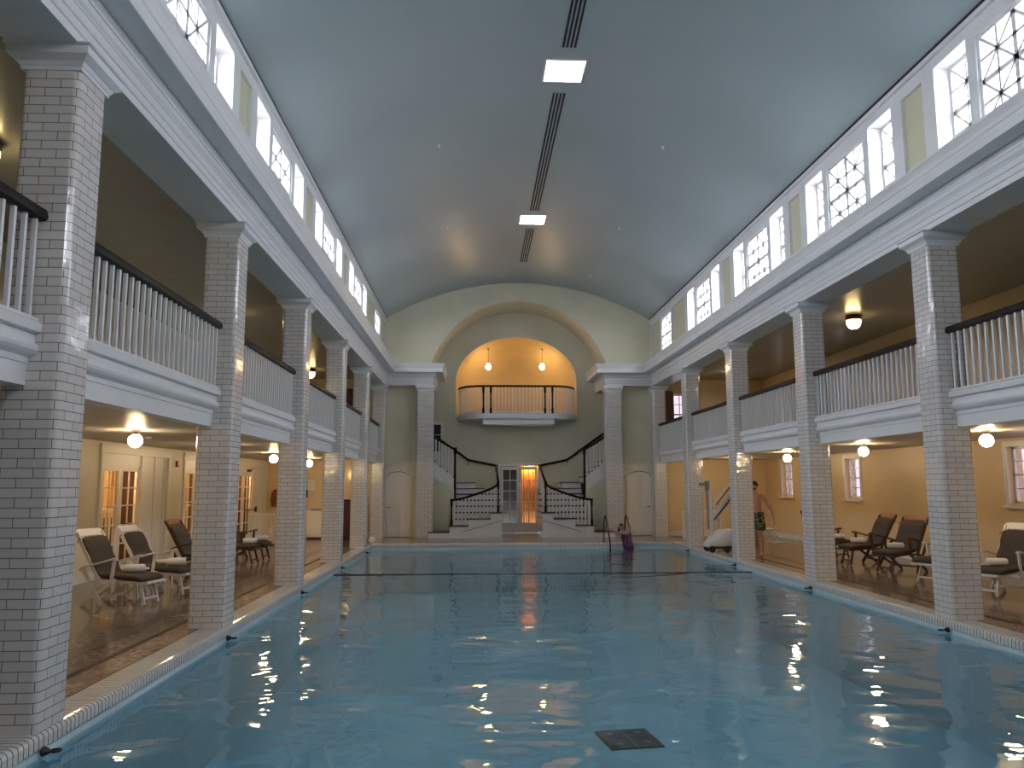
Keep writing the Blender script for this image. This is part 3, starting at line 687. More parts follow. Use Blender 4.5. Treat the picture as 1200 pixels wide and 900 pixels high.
# ------------------------------------------------------------------ lamps
def sphere_prof(r, z0=0, n=12): return [(max(r * math.sin(math.pi * k / n), .002), z0 - r * math.cos(math.pi * k / n)) for k in range(n + 1)]
g = None
gl = [('left', -6.82, 12.63, 'left aisle above the white deck chairs'), ('left', -6.82, 16.87, 'left aisle, hidden behind the second column'), ('left', -6.80, 21.1, 'left aisle beside the third column'), ('left', -6.75, 25.35, 'left aisle, farthest one at the end'),
      ('left', -6.82, 8.39, 'left aisle, beside the nearest column'),
      ('right', 6.82, 12.63, 'right aisle, nearest, by the window'), ('right', 6.86, 16.87, 'right aisle, above the two brown deck chairs'), ('right', 6.86, 21.1, 'right aisle, above the shirtless person'), ('right', 6.82, 25.35, 'right aisle, farthest, near the end wall'), ('right', 6.82, 8.39, 'right aisle, just outside the picture')]
for side, x, y, lab in gl:
    lb = f'lit globe ceiling lamp in the {lab}'
    if g is None:
        g = thing('globe_lamp', lb, 'lamp', (x, y, ZL), 0, 'globe lamps under the galleries')
        MB().lathe([(.075, 0), (.075, -.012), (.045, -.02), (.035, -.05), (.045, -.065), (.045, -.075)], n=18).build('canopy', M['bronze'], g, smooth=40)
        MB().lathe(sphere_prof(.105, -.165), n=24).build('globe', M['globe'], g, smooth=True)
    else:
        c = copy_tree(g); c.location = (x, y, ZL); c['label'] = lb
u = None
for side, sx, y, lab in (('right', 1, 16.87, 'over the right upper gallery, fully visible'), ('left', -1, 8.39, 'over the left upper gallery, cut by the left picture edge'), ('left', -1, 25.35, 'over the far end of the left upper gallery'),
                         ('right', 1, 25.35, 'over the far end of the right upper gallery'), ('left', -1, 16.87, 'over the middle of the left upper gallery')):
    lb = f'lit amber bowl lamp {lab}'
    if u is None:
        u = thing('bowl_lamp', lb, 'lamp', (sx * 6.81, y, ZU + .004), 0, 'bowl lamps over the upper galleries')
        MB().lathe([(.15, 0), (.165, -.03), (.165, -.10), (.15, -.11)], n=24).build('rim', M['bronze'], u, smooth=40)
        MB().lathe([(.15, -.105), (.15, -.17), (.135, -.22), (.11, -.265), (.06, -.30), (.02, -.305)], n=24).build('bowl', M['bowl'], u, smooth=40)
        MB().lathe([(.03, -.30), (.03, -.31), (.012, -.32), (.012, -.345)], n=12).build('finial', M['bronze'], u)
    else:
        c = copy_tree(u); c.location = (sx * 6.81, y, ZU + .004); c['label'] = lb
for x, lab in ((-1.05, 'left'), (1.02, 'right')):
    y = YB + .92; zt = nr(x, .79); x = (x + 1.52) * 1.012 - 1.52
    t = thing('pendant_lamp', f'small lit pendant lamp, {lab} one of the pair in the yellow niche', 'lamp', (x, y, zt), 0, 'niche pendant lamps')
    zg = 6.32 - zt
    MB().lathe([(.05, 0), (.05, -.02), (.015, -.05)], n=12).build('canopy', M['bronze'], t)
    MB().tube([(0, 0, -.04), (0, 0, zg + .13)], .008, 6).build('rod', M['bronze'], t)
    MB().lathe([(.05, .13), (.05, .10), (.06, .09), (.10, .03), (.11, -.02), (.08, -.08), (.04, -.11)], (0, 0, zg), 18).build('shade', M['pend'], t, smooth=40)

# ------------------------------------------------------------------ french door of the end wall
d = semp('door_6', ((DX0 + DX1) / 2, YB, 0)); hw = (DX1 - DX0) / 2
m = MB()
for a, b, z0, z1 in ((-hw - .10, -hw, 0, DZ), (hw, hw + .12, 0, DZ), (-hw - .12, hw + .14, DZ, DZ + .10)): m.box(a, b, -.035, .02, z0, z1)
m.build('door_casing', M['door'], d)
for k, (a, b) in enumerate(((-hw + .01, -.005), (.005, hw - .01))):
    fr = MB()
    for p, q, r_, s_ in ((a, a + .085, .01, 2.44), (b - .085, b, .01, 2.44), (a + .085, b - .085, .01, .38), (a + .085, b - .085, 2.32, 2.44)): fr.box(p, q, .03, .075, r_, s_)
    n = 5
    for j in range(1, n): fr.box(a + .085, b - .085, .04, .07, .38 + j * 1.94 / n - .014, .38 + j * 1.94 / n + .014)
    fr.box((a + b) / 2 - .014, (a + b) / 2 + .014, .04, .07, .38, 2.32)
    lf = fr.build('door_leaf', M['door'], d)
    MB().box(a + .085, b - .085, .052, .056, .38, 2.32).build('glass', M['doorglass'], lf)
m = MB(); m.box(-.9, .9, 1.5, 1.6, 0, 2.6).box(-1.0, -.9, .14, 1.6, 0, 2.6).box(.9, 1.0, .14, 1.6, 0, 2.6).box(-1, 1, .14, 1.6, 2.6, 2.7).box(-.02, .02, .16, 1.5, 0, 2.6)
m.build('vestibule', M['dark'], d)
cu = MB(); pts = [(.05 + .8 * k / 30, .45 + .02 * math.sin(k * 1.7)) for k in range(31)]
for p, q in zip(pts[:-1], pts[1:]): cu.add([(p[0], p[1], .05), (q[0], q[1], .05), (q[0], q[1], 2.5), (p[0], p[1], 2.5)], [(0, 1, 2, 3)])
cu.build('curtain', M['curtain'], d, recalc=False)
L = bpy.data.lights.new('doorway_lamp', 'POINT'); L.energy = 32; L.color = (1, .5, .18); L.shadow_soft_size = .05
o = bpy.data.objects.new('doorway_lamp', L); col.objects.link(o); o.location = ((DX0 + DX1) / 2 + .38, YB + .30, 2.40)

# ------------------------------------------------------------------ bow balcony
t = thing('bow_balcony', 'white bow-fronted balcony with dark handrail and posts below the yellow arched niche', 'balcony', (0, YB, 4.3))
def bow(off=0, n=9, flat=1.25, pr=1.1, half=2.2):
    pts = []
    for k in range(n + 1):
        a = math.pi / 2 * k / n; pts.append((-(flat + (half - flat + off) * math.cos(a)), -(pr + off) * math.sin(a)))
    return pts + [(-x, y) for x, y in pts[::-1]]
def slab(off, z0, z1):
    p = bow(off); return p
for z0, z1, off, nm in ((-.02, .02, .0, 'floor_edge'), (-.10, -.02, .05, 'moulding'), (-.16, -.10, .02, 'under_moulding')):
    MB().prism([(x, y) for x, y in bow(off)], z0, z1, lambda u, w, dd: (u, w, dd)).build(nm, M['white'], t)
m = MB(); m.box(-1.28, 1.32, -1.0, 0, -.36, -.165); m.build('bracket_beam', M['white'], t)
rail = bow(-.05)
seglen = [0]
for a, b in zip(rail[:-1], rail[1:]): seglen.append(seglen[-1] + math.dist(a, b))
def onrail(s):
    for i in range(len(rail) - 1):
        if s <= seglen[i + 1] + 1e-9:
            f = (s - seglen[i]) / (seglen[i + 1] - seglen[i]); return (rail[i][0] + f * (rail[i + 1][0] - rail[i][0]), rail[i][1] + f * (rail[i + 1][1] - rail[i][1]))
    return rail[-1]
hr = MB(); hr.tube([(x, y, 1.02) for x, y in rail], .04, 8); hr.build('handrail', M['wood'], t, smooth=True)
br = MB(); br.tube([(x, y, .06) for x, y in rail], .03, 6); br.build('base_rail', M['white'], t, smooth=True)
nb = 44; first = None
for k in range(nb):
    x, y = onrail((k + .5) * seglen[-1] / nb)
    if first is None: first = MB().box(-.017, .017, -.017, .017, .07, 1.0).build('baluster', M['white'], t); b = first
    else: b = first.copy(); col.objects.link(b); b.parent = t
    b.location = (x, y, 0)
for x in (-1.25, -.98, .98, 1.25): MB().lathe([(.045, .02), (.045, .2), (.03, .25), (.03, .75), (.045, .8), (.045, 1.0)], (x, -1.06, 0), 10).build('post', M['wood'], t, smooth=40)
for x in (-2.13, 2.13): MB().box(x - .03, x + .03, -.08, -.005, .02, 1.05).build('end_post', M['wood'], t)

# ------------------------------------------------------------------ staircases
def staircase(sx, lab):
    t = thing('staircase', lab, 'staircase', (0, 27.0, 0), 0, 'twin winding staircases')
    f = lambda x: -sx * x + (0.08 if sx > 0 else 0)     # laid out for the left (x negative), mirrored for the right
    def B(x0, x1, y0, y1, z0, z1, m=None): m = m or MB(); return m.box(f(x0), f(x1), y0, y1, z0, z1)
    # plinth and front steps
    body = B(-3.12, -.65, 0, 1.2, 0, .16)
    body = MB()
    steps = [(-3.10, -2.96, 0, .265, 0, .17), (-2.96, -.65, 0, 1.15, 0, .17), (-2.39, -.65, 0.0, .45, .17, .39), (-1.76, -.65, 0.0, .45, .39, .62), (-1.02, -.65, 0, .45, .62, .82)]
    for s_ in steps: B(*s_, m=body)
    zz = [(.60, .45), (.81, .72), (1.02, .99), (1.22, 1.26), (1.43, 1.53)]
    for z, y in zz: B(-2.22, -.68, y, 2.585, 0 if z < .7 else z - .21, z, body)
    B(-2.22, -1.22, 1.80, 2.585, 1.43, 1.62, body); B(-2.22, -1.54, 2.0, 2.585, 1.62, 1.83, body)
    up = [(-2.26, 2.03), (-2.50, 2.22), (-2.74, 2.41), (-2.98, 2.60), (-3.22, 2.79), (-3.46, 2.95)]
    for x, z in up: B(-4.74, x, 1.2, 2.585, z - .20, z, body)
    body.build('step', M['white'], t)
    tr = MB()
    B(-3.12, -2.96, -.02, .265, .17, .2, tr); B(-2.955, -2.39, -.02, 1.155, .17, .2, tr)
    for (a, b, y0, y1, z) in ((-2.42, -1.76, -.03, .46, .39), (-1.79, -1.02, -.03, .46, .62), (-1.05, -.63, -.03, .46, .82)): B(a, b, y0, y1, z - .012, z + .032, tr)
    for z, y in zz: B(-2.22, -.66, y - .03, 2.58, z - .012, z + .032, tr)
    B(-2.22, -1.20, 1.77, 2.58, 1.62, 1.648, tr); B(-2.22, -1.52, 1.97, 2.58, 1.83, 1.858, tr)
    for x, z in up: B(-4.74, x + .03, 1.17, 2.58, z - .012, z + .032, tr)
    tr.build('tread', M['treads'], t)
    st = MB(); st.prism([(f(-2.30), 1.58), (f(-2.30), 2.02), (f(-2.5), 2.2), (f(-3.5), 2.93), (f(-3.7), 2.93), (f(-3.7), 2.48)], 1.155, 1.195); 
    st.build('stringer', M['white'], t)
    MB().prism([(f(-1.95), .20), (f(-.66), .565), (f(-.66), .58), (f(-1.95), .215)], -.008, -.001).build('moulding', M['treads'], t)
    MB().prism([(f(-3.10), .0), (f(-.64), .0), (f(-.64), .155), (f(-3.10), .155)], -.014, -.001).build('moulding', M['white'], t)
    pn = MB(); pn.prism([(f(-2.24), .17), (f(-2.24), 1.62), (f(-2.36), 1.62), (f(-3.75), 2.52), (f(-3.75), .17)], 1.16, 1.20).build('side_panel', M['cream'], t)
    # newels
    def newel(x, y, z0, z1, w=.042, nm='newel'):
        MB().lathe([(w, z0), (w, z0 + .18), (w * .7, z0 + .22), (w * .6, z1 - .25), (w * .9, z1 - .2), (w, z1 - .02), (w * 1.4, z1 - .01), (w * 1.2, z1 + .03), (.005, z1 + .035)], (f(x), y, 0), 10).build(nm, M['wood'], t, smooth=40)
    newel(-2.33, .05, .42, 1.27); newel(-.76, .05, .85, 1.86); newel(-2.25, 1.18, .17, 3.05, .055); newel(-.76, 2.45, 1.45, 2.47)
    def rail(pts, r=.042): MB().tube([(f(x), y, z) for x, y, z in pts], r, 8).build('handrail', M['wood'], t, smooth=True)
    R1 = [(-2.33, .05, 1.25), (-1.9, .05, 1.33), (-1.3, .05, 1.52), (-.95, .05, 1.66), (-.80, .05, 1.76), (-.76, .05, 1.86)]
    rail(R1)
    rail([(-.76, .05, 1.86), (-.76, 1.2, 2.12), (-.76, 2.45, 2.47)])
    rail([(-.76, 2.5, 2.47), (-1.25, 2.52, 2.57), (-1.79, 2.52, 2.68), (-2.26, 2.52, 3.02), (-3.3, 2.52, 3.75)])
    R4 = [(-2.25, 1.18, 3.0), (-2.6, 1.18, 3.2), (-3.1, 1.18, 3.52), (-3.6, 1.18, 3.86)]
    rail(R4)
    def zi(pts, x):
        for a, b in zip(pts[:-1], pts[1:]):
            if min(a[0], b[0]) <= x <= max(a[0], b[0]) and a[0] != b[0]: return a[2] + (b[2] - a[2]) * (x - a[0]) / (b[0] - a[0])
        return pts[-1][2]
    def bal(x, y, z0, z1): MB().box(f(x) - .026, f(x) + .026, y - .018, y + .018, z0, z1 - .02).build('baluster', M['white'], t)
    k = 0
    for k in range(12):
        x = -2.23 + k * .123; z0 = .42 if x < -1.76 else (.65 if x < -1.02 else .85)
        bal(x, .05, z0, zi(R1, x))
    for k in range(8): y = .30 + k * .28; bal(-.76, y, max([z for z, yy in zz if yy < y] + [.82]) + .02, 1.9 + (y / 2.45) * .55)
    for k in range(11):
        x = -2.35 - k * .115; z0 = max(z for xx, z in up if xx > x - .001 or xx == -2.26) + .028; bal(x, 1.18, z0, zi(R4, x))
    m = MB(); m.tube([(f(-1.79), 2.52, 2.66), (f(-1.79), 2.54, 2.55), (f(-1.79), 2.59, 2.5)], .012, 6).build('rail_bracket', M['bronze'], t)
staircase(-1, 'winding white staircase with dark handrail on the left side of the end recess')
staircase(1, 'winding white staircase with dark handrail on the right side of the end recess')

# ------------------------------------------------------------------ deck chairs (local +x = towards the foot end)
def make_chair(mat, headmat, label, slots=True):
    t = thing('deck_chair', label, 'deck chair')
    H = (-.62, 1.06); Sx = (-.18, .36)
    m = MB()
    for s in (-1, 1): m.bar((H[0], s * .27, H[1]), (Sx[0] + .04, s * .27, Sx[1] - .04), .028, .055, up=(1, 0, 1))
    for k in range(8):
        q = .14 + k * .10; x = H[0] + (Sx[0] - H[0]) * q; z = H[1] + (Sx[1] - H[1]) * q
        m.bar((x, -.26, z), (x, .26, z), .05, .014, up=(1, 0, .85))
    m.build('back_frame', mat, t)
    hp = MB(); d = Vector((Sx[0] - H[0], 0, Sx[1] - H[1])).normalized()
    poly = [(-.29, -.02), (-.27, -.05), (-.2, -.06), (.2, -.06), (.27, -.05), (.29, -.02), (.29, .06), (-.29, .06)]
    nrm = Vector((-d.z, 0, d.x)) * -1
    hp.prism(poly, 0, .028, lambda u, w, dd: Vector((H[0], 0, H[1])) + Vector((0, u, 0)) + d * w + nrm * dd)
    for k in range(7):
        u = -.24 + k * .08; hp.prism([(u - .014, .05), (u + .014, .05), (u + .014, .11), (u - .014, .11)], .004, .024, lambda u, w, dd: Vector((H[0], 0, H[1])) + Vector((0, u, 0)) + d * w + nrm * dd)
    hp.build('head_panel', headmat, t)
    m = MB()
    for s in (-1, 1): m.bar((-.28, s * .26, .33), (.14, s * .26, .365), .026, .05)
    for k in range(5): x = -.20 + k * .08; m.bar((x, -.25, .355), (x, .25, .355), .055, .014)
    m.build('seat_frame', mat, t)
    m = MB()
    for s in (-1, 1): m.bar((.12, s * .22, .36), (.66, s * .22, .325), .024, .045)
    for k in range(5): x = .18 + k * .09; m.bar((x, -.21, .365 - .05 * (x - .12)), (x, .21, .365 - .05 * (x - .12)), .055, .012)
    m.bar((.63, -.24, .335), (.63, .24, .335), .12, .03)
    m.build('leg_rest', mat, t)
    for s in (-1, 1):
        MB().bar((-.45, s * .30, .53), (-.07, s * .30, .012), .026, .06, up=(1, 0, .8)).build('leg', mat, t)
        MB().bar((.10, s * .275, .66), (.06, s * .275, .34), .024, .05, up=(1, 0, 0)).build('arm_post', mat, t)
        MB().bar((.12, s * .275, .36), (-.46, s * .275, .012), .026, .05, up=(1, 0, -.8)).build('leg', mat, t)
        MB().bar((.50, s * .15, .33), (.60, s * .17, .012), .024, .045, up=(1, 0, .3)).build('foot_leg', mat, t)
        a = MB(); a.loft([((-.50, s * .30, .52), (0, 1, 0), (0, 0, 1), .024, .014), ((-.40, s * .30, .57), (0, 1, 0), (0, 0, 1), .032, .014), ((-.1, s * .30, .635), (0, 1, 0), (0, 0, 1), .034, .014), ((.11, s * .30, .685), (0, 1, 0), (0, 0, 1), .036, .016), ((.17, s * .30, .68), (0, 1, 0), (0, 0, 1), .03, .02)], 10)
        a.build('arm', mat, t, smooth=45)
    MB().bar((.572, -.17, .10), (.572, .17, .10), .03, .03).build('cross_bar', mat, t)
    MB().bar((-.14, -.29, .11), (-.14, .29, .11), .03, .03).build('cross_bar', mat, t)
    # cushion
    path = [(-.545, 1.0), (-.51, .95), (-.455, .86), (-.40, .775), (-.375, .73), (-.32, .64), (-.275, .56), (-.23, .48), (-.17, .435), (-.10, .42), (-.03, .42), (.04, .425), (.09, .42), (.15, .415), (.27, .41), (.36, .405), (.45, .40), (.53, .395), (.60, .38), (.625, .365)]
    th = [.018, .040, .044, .040, .022, .042, .046, .042, .024, .042, .048, .042, .024, .044, .052, .05, .05, .05, .04, .015]
    secs = []
    for i, (x, z) in enumerate(path):
        a = path[max(i - 1, 0)]; b = path[min(i + 1, len(path) - 1)]; dd = Vector((b[0] - a[0], 0, b[1] - a[1])).normalized(); n_ = Vector((-dd.z, 0, dd.x))
        if n_.z < 0: n_ = -n_
        secs.append(((x, 0, z), (0, 1, 0), n_, .272 + (.008 if th[i] > .03 else -.01), th[i]))
    m = MB(); m.loft(secs, 20, .45); c = m.build('cushion', M['cushion'], t, smooth=60)
    sb = c.modifiers.new('sub', 'SUBSURF'); sb.levels = 1; sb.render_levels = 1
    m = MB()
    for s in (-1, 1): m.tube([(-.53, s * .25, .97), (-.55, s * .31, .96), (-.54, s * .35, .91)], .006, 5)
    m.build('tie', M['cushion'], c)
    return t
cw = make_chair(M['chairwhite'], M['chairwhite'], 'x'); cb = make_chair(M['chairwood'], M['headwood'], 'x')
def put(o, x, y, z, rz, label, group=None):
    global used
    c = o if not o.get('used') else copy_tree(o)
    if not o.get('used'): o['used'] = 1
    c.location = (x, y, z); c.rotation_euler = (0, 0, R(rz)); c['label'] = label
    if group: c['group'] = group
    c.scale = (.90, 1, 1)
    if 'used' in c and c is not o: del c['used']
    return c
GL, GR = 'deck chairs in the left aisle', 'deck chairs in the right aisle'
put(cw, -6.90, 12.55, 0, -12, 'white deck chair with brown cushion in the left aisle, nearest the viewer, facing the pool', GL)
put(cw, -6.76, 13.65, 0, -8, 'white deck chair with brown cushion in the left aisle, second from the viewer', GL)
put(cb, -6.95, 16.15, 0, -8, 'dark wooden deck chair, only its head end showing left of the second left column', GL)
put(cb, -7.05, 18.7, 0, -8, 'dark wooden deck chair, nearer of two between the second and third left columns', GL)
put(cb, -7.05, 19.7, 0, -8, 'dark wooden deck chair, farther of two between the second and third left columns', GL)
put(cw, 6.96, 12.62, 0, 205, 'white deck chair with brown cushion at the right picture edge', GR)
put(cw, 6.97, 14.3, 0, 205, 'white deck chair mostly hidden by the nearest right column, only its foot end showing', GR)
put(cb, 7.10, 16.05, 0, 207, 'brown wooden deck chair in the right aisle, nearer of two by the yellow wall', GR)
put(cb, 7.16, 17.55, 0, 188, 'brown wooden deck chair in the right aisle, farther of two by the yellow wall', GR)
put(cb, 7.05, 19.35, 0, -75, 'brown wooden deck chair, only its foot end showing beside the second right column', GR)
for o in (cw, cb):
    if 'used' in o: del o['used']
# towels
def towel_mesh(L=.15, r=.062):
    m = MB(); n = 26; 
    prof = [(-L, r * .3), (-L + .004, r * .8), (-L + .015, r), (0, r * 1.03), (L - .015, r), (L - .004, r * .8), (L, r * .3)]
    m.lathe([(q, z) for z, q in prof], (0, 0, 0), n, ax='x')
    m.v = [(v[0], v[1] * (1 + .08 * math.sin(v[0] * 30)), v[2] * .92 + .06) for v in m.v]
    return m
def spiral(L, r, s):
    m = MB(); m.tube([(s * (L + .001), (r * .85) * (1 - k / 40) * math.cos(k * .5), .06 + (r * .8) * (1 - k / 40) * math.sin(k * .5)) for k in range(36)], .004, 5)
    return m
tw = None
def towel(x, y, z, rz, label, group):
    global tw
    if tw is None:
        tw = thing('rolled_towel', label, 'towel', (x, y, z), R(rz), group)
        towel_mesh().build('roll', M['towel'], tw, smooth=60); [spiral(.15, .062, q).build('rolled_edge', M['towel'], tw, smooth=True) for q in (-1, 1)]
        return
    c = copy_tree(tw); c.location = (x, y, z); c.rotation_euler = (0, 0, R(rz)); c['label'] = label; c['group'] = group
G = 'rolled towels on the deck chairs'
def onchair(cx, cy, rz, lx, ly=0): a = R(rz); return (cx + lx * math.cos(a) - ly * math.sin(a), cy + lx * math.sin(a) + ly * math.cos(a))
for (cx, cy, rz, lx, ly, tr_, lab) in [(-6.90, 12.55, -12, .20, .04, 20, 'rolled white towel on the nearest white deck chair in the left aisle'), (-6.76, 13.65, -8, .30, 0, 25, 'rolled white towel on the second white deck chair in the left aisle'),
    (-7.05, 18.7, -8, .40, 0, 80, 'rolled towel on the nearer dark deck chair past the second left column'), (-7.05, 19.7, -8, .40, 0, 70, 'rolled towel on the farther dark deck chair past the second left column'),
    (6.96, 12.62, 205, .22, 0, 20, 'rolled white towel on the white deck chair at the right picture edge'), (7.10, 16.05, 207, .15, 0, 15, 'rolled white towel on the nearer full brown deck chair at right'),
    (7.16, 17.55, 188, .22, 0, 20, 'rolled white towel on the farther full brown deck chair at right'), (7.05, 19.35, -75, .40, 0, 20, 'rolled white towel right of the second right column, on a mostly hidden chair')]:
    x, y = onchair(cx, cy, rz, lx, ly); towel(x, y, .462, 18 if x < 0 else -12, lab, G)
# side tables
def side_table(x, y, label):
    t = thing('side_table', label, 'table', (x, y, 0), R(-10), 'white side tables by the deck chairs')
    m = MB(); m.lathe([(.01, .44), (.26, .44), (.275, .45), (.275, .465), (.26, .475), (.01, .475)], n=28); m.v = [(v[0], v[1] * .72, v[2]) for v in m.v]
    m.build('table_top', M['chairwhite'], t, smooth=40)
    for a in (-1, 1):
        for b in (-1, 1): MB().bar((a * .14, b * .09, .44), (a * .19, b * .13, .012), .028, .028).build('leg', M['chairwhite'], t)
side_table(-6.95, 13.1, 'oval white side table between the two white deck chairs in the left aisle')
side_table(-6.9, 14.4, 'oval white side table behind the second white deck chair in the left aisle')

# ------------------------------------------------------------------ small things on the walls and at the ends
t = thing('fire_alarm', 'small red fire alarm on the cream left wall high between two door groups', 'alarm', (-XS, 19.5, 2.28))
MB().box(0, .045, -.06, .06, -.07, .07).build('housing', M['red'], t); MB().lathe([(.04, .045), (.04, .06), (.01, .065)], (0, 0, 0), 12, ax='x').build('strobe', M['white'], t)
t = thing('notice_frame', 'small white framed notice on the far end wall of the left aisle', 'notice', (-7.14, YE - .001, 1.78))
m = MB()
for a, b, c, d_ in ((-.12, .12, -.18, -.16), (-.12, .12, .16, .18), (-.12, -.1, -.16, .16), (.1, .12, -.16, .16)): m.box(a, b, -.02, 0, c, d_)
m.build('frame', M['white'], t); MB().box(-.1, .1, -.008, 0, -.16, .16).build('paper', M['door'], t)
t = thing('wall_phone', 'black wall phone on the far end wall of the left aisle', 'phone', (-7.32, YE, 1.50))
MB().box(-.06, .06, -.05, -.001, -.14, .12).build('body', M['black'], t); MB().tube([(-.03, -.07, .11), (-.03, -.08, 0), (-.03, -.07, -.10)], .02, 8).build('handset', M['black'], t)
t = thing('towel_cabinet', 'low cream towel cabinet at the far end of the left aisle', 'cabinet', (-6.86, 27.4, 0))
bevel(MB().box(-.30, .30, -.30, .30, .05, .88).build('body', M['door'], t)); MB().box(-.33, .33, -.33, .31, .88, .92).build('top', M['white'], t)
MB().box(-.26, -.005, -.315, -.30, .10, .84).build('door', M['door'], t); MB().box(.005, .26, -.315, -.30, .10, .84).build('door', M['door'], t); MB().box(-.27, .27, -.27, .27, 0, .05).build('plinth', M['dark'], t)
t = thing('folded_cloth', 'dark folded cloth lying on the cream towel cabinet', 'cloth', (-6.86, 27.35, .92)); t2 = MB(); 
for k in range(3): t2.box(-.2 + k * .01, .2 - k * .01, -.14, .14, k * .025, k * .025 + .022)
t2.build('folds', M['grey'], t)
t = thing('dark_cabinet', 'tall dark cabinet standing between the fourth and fifth left columns at the end wall', 'cabinet', (-5.72, 27.35, 0))
bevel(MB().box(-.28, .28, -.3, .3, .06, 1.25).build('body', M['darkred'], t)); MB().box(-.3, .3, -.32, .32, 1.25, 1.29).build('top', M['wood'], t); MB().box(-.25, .25, -.27, .27, 0, .06).build('plinth', M['dark'], t)
for a, b in ((-.26, -.005), (.005, .26)): MB().box(a, b, -.315, -.30, .1, 1.2).build('door', M['darkred'], t)
t = thing('towel_dispenser', 'white paper towel box on the side of the dark cabinet by the fifth left column', 'dispenser', (-5.44, 27.2, .72)); MB().box(0, .1, -.1, .1, 0, .3).build('box', M['white'], t); MB().box(.02, .08, -.11, -.10, .02, .08).build('slot', M['grey'], t)
t = thing('wall_sconce', 'small dark wall sconce glowing above the dark cabinet on the far left end wall', 'lamp', (-5.72, YE, 2.0))
MB().lathe([(.05, 0), (.06, -.02)], (0, -.03, 0), 12).build('bracket', M['bronze'], t); MB().box(-.03, .03, -.05, 0, -.08, .0).build('back_plate', M['bronze'], t)
MB().lathe([(.03, .0), (.055, .06), (.06, .16), (.05, .19)], (0, -.06, 0), 14).build('shade', M['bowl'], t, smooth=40)
t = thing('hanging_robe', 'reddish brown robe hanging on the end wall, behind the third left column', 'robe', (-8.33, YE - .09, 1.05))
m = MB(); m.loft([((0, 0, 0), (1, 0, 0), (0, 1, 0), .12, .05), ((0, 0, .2), (1, 0, 0), (0, 1, 0), .16, .06), ((0, 0, .45), (1, 0, 0), (0, 1, 0), .13, .06), ((0, 0, .58), (1, 0, 0), (0, 1, 0), .06, .04)], 16).build('cloth', M['headwood'], t, smooth=60)
MB().tube([(0, .0, .56), (0, .05, .62), (0, .085, .62)], .008, 6).build('hook', M['bronze'], t)
def slat_rail(x, y, rz, w, label):
    t = thing('slatted_rail', label, 'railing', (x, y, 0), R(rz), 'white slatted rails')
    MB().box(-w / 2, w / 2, -.03, .03, .86, .92).build('top_rail', M['door'], t); MB().box(-w / 2, w / 2, -.02, .02, .10, .15).build('bottom_rail', M['door'], t)
    for s in (-1, 1): MB().box(s * w / 2 - .03, s * w / 2 + .03, -.03, .03, 0, .95).build('post', M['door'], t)
    n = int(w / .13)
    for k in range(1, n): MB().box(-w / 2 + k * w / n - .018, -w / 2 + k * w / n + .018, -.012, .012, .15, .86).build('slat', M['door'], t)
slat_rail(-7.75, 24.6, 0, 1.2, 'white slatted rail standing left of the third left column near the open door')
slat_rail(5.75, 25.6, 0, 1.2, 'white slatted rail behind the pool lift near the end wall')
t = thing('laundry_bag', 'white laundry heaped behind the slatted rail near the open door', 'laundry', (-7.6, 24.95, 0))
m = MB(); m.loft([((0, 0, 0), (1, 0, 0), (0, 1, 0), .26, .2), ((0, 0, .3), (1, 0, 0), (0, 1, 0), .3, .22), ((.03, 0, .5), (1, 0, 0), (0, 1, 0), .22, .17), ((.06, 0, .6), (1, 0, 0), (0, 1, 0), .1, .08)], 16).build('bag', M['towel'], t, smooth=60)
t = thing('waste_basket', 'small wicker basket on the floor by the right aisle wall behind the shirtless person', 'basket', (7.3, 25.2, 0))
MB().lathe([(.13, 0), (.17, .34), (.175, .36), (.16, .36), (.12, .02)], n=20).build('body', M['wicker'], t, smooth=40)
t = thing('pool_float', 'small white float lying on the coping corner at the far left of the pool', 'float', (-4.66, 24.72, .11)); MB().lathe(sphere_prof(.11, 0), n=20).build('shell', M['towel'], t, smooth=True); MB().lathe([(.112, -.012), (.114, 0), (.112, .012)], n=20).build('band', M['white'], t)
for x, y, nm in ((5.9, 12.0, 'white smoke detector under the right gallery near the first globe lamp'), (-7.3, 14.3, 'white smoke detector under the left gallery near the first globe lamp')):
    tag(MB().lathe([(.06, 0), (.06, -.02), (.04, -.04), (.01, -.045)], (x, y, ZL), 14).build('smoke_detector', M['white']), nm, 'detector')

# ------------------------------------------------------------------ pool lift
t = thing('pool_lift', 'white wheeled pool lift with mast, slanting arms and seat around the third right column', 'pool lift', (5.0, 20.9, 0))
m = MB(); m.loft([((-.50, 0, .20), (0, 1, 0), (0, 0, 1), .20, .06), ((-.36, 0, .27), (0, 1, 0), (0, 0, 1), .27, .13), ((-.1, 0, .36), (0, 1, 0), (0, 0, 1), .29, .22), ((.2, 0, .38), (0, 1, 0), (0, 0, 1), .29, .22), ((.45, 0, .32), (0, 1, 0), (0, 0, 1), .27, .14)], 14, .35).build('base_shell', M['liftwhite'], t, smooth=50)
MB().box(-.45, .55, -.25, .25, .10, .17).build('chassis', M['black'], t)
for x, y in ((-.40, -.24), (-.02, -.27), (.5, -.24), (-.40, .24), (.5, .24)):
    m = MB(); m.lathe([(.02, -.025), (.085, -.022), (.09, 0), (.085, .022), (.02, .025)], (0, 0, 0), 18, ax='x'); m.v = [(v[1] + x, v[0] + y, v[2] + .09) for v in m.v]; m.build('wheel', M['black'], t, smooth=40)
m = MB(); m.bar((-.33, 0, .35), (-.36, 0, 1.88), .075, .075, up=(1, 0, 0)); bevel(m.build('mast', M['liftwhite'], t))
MB().bar((-.42, -.03, .6), (-.44, -.03, 1.82), .04, .04, up=(1, 0, 0)).build('actuator', M['grey'], t)
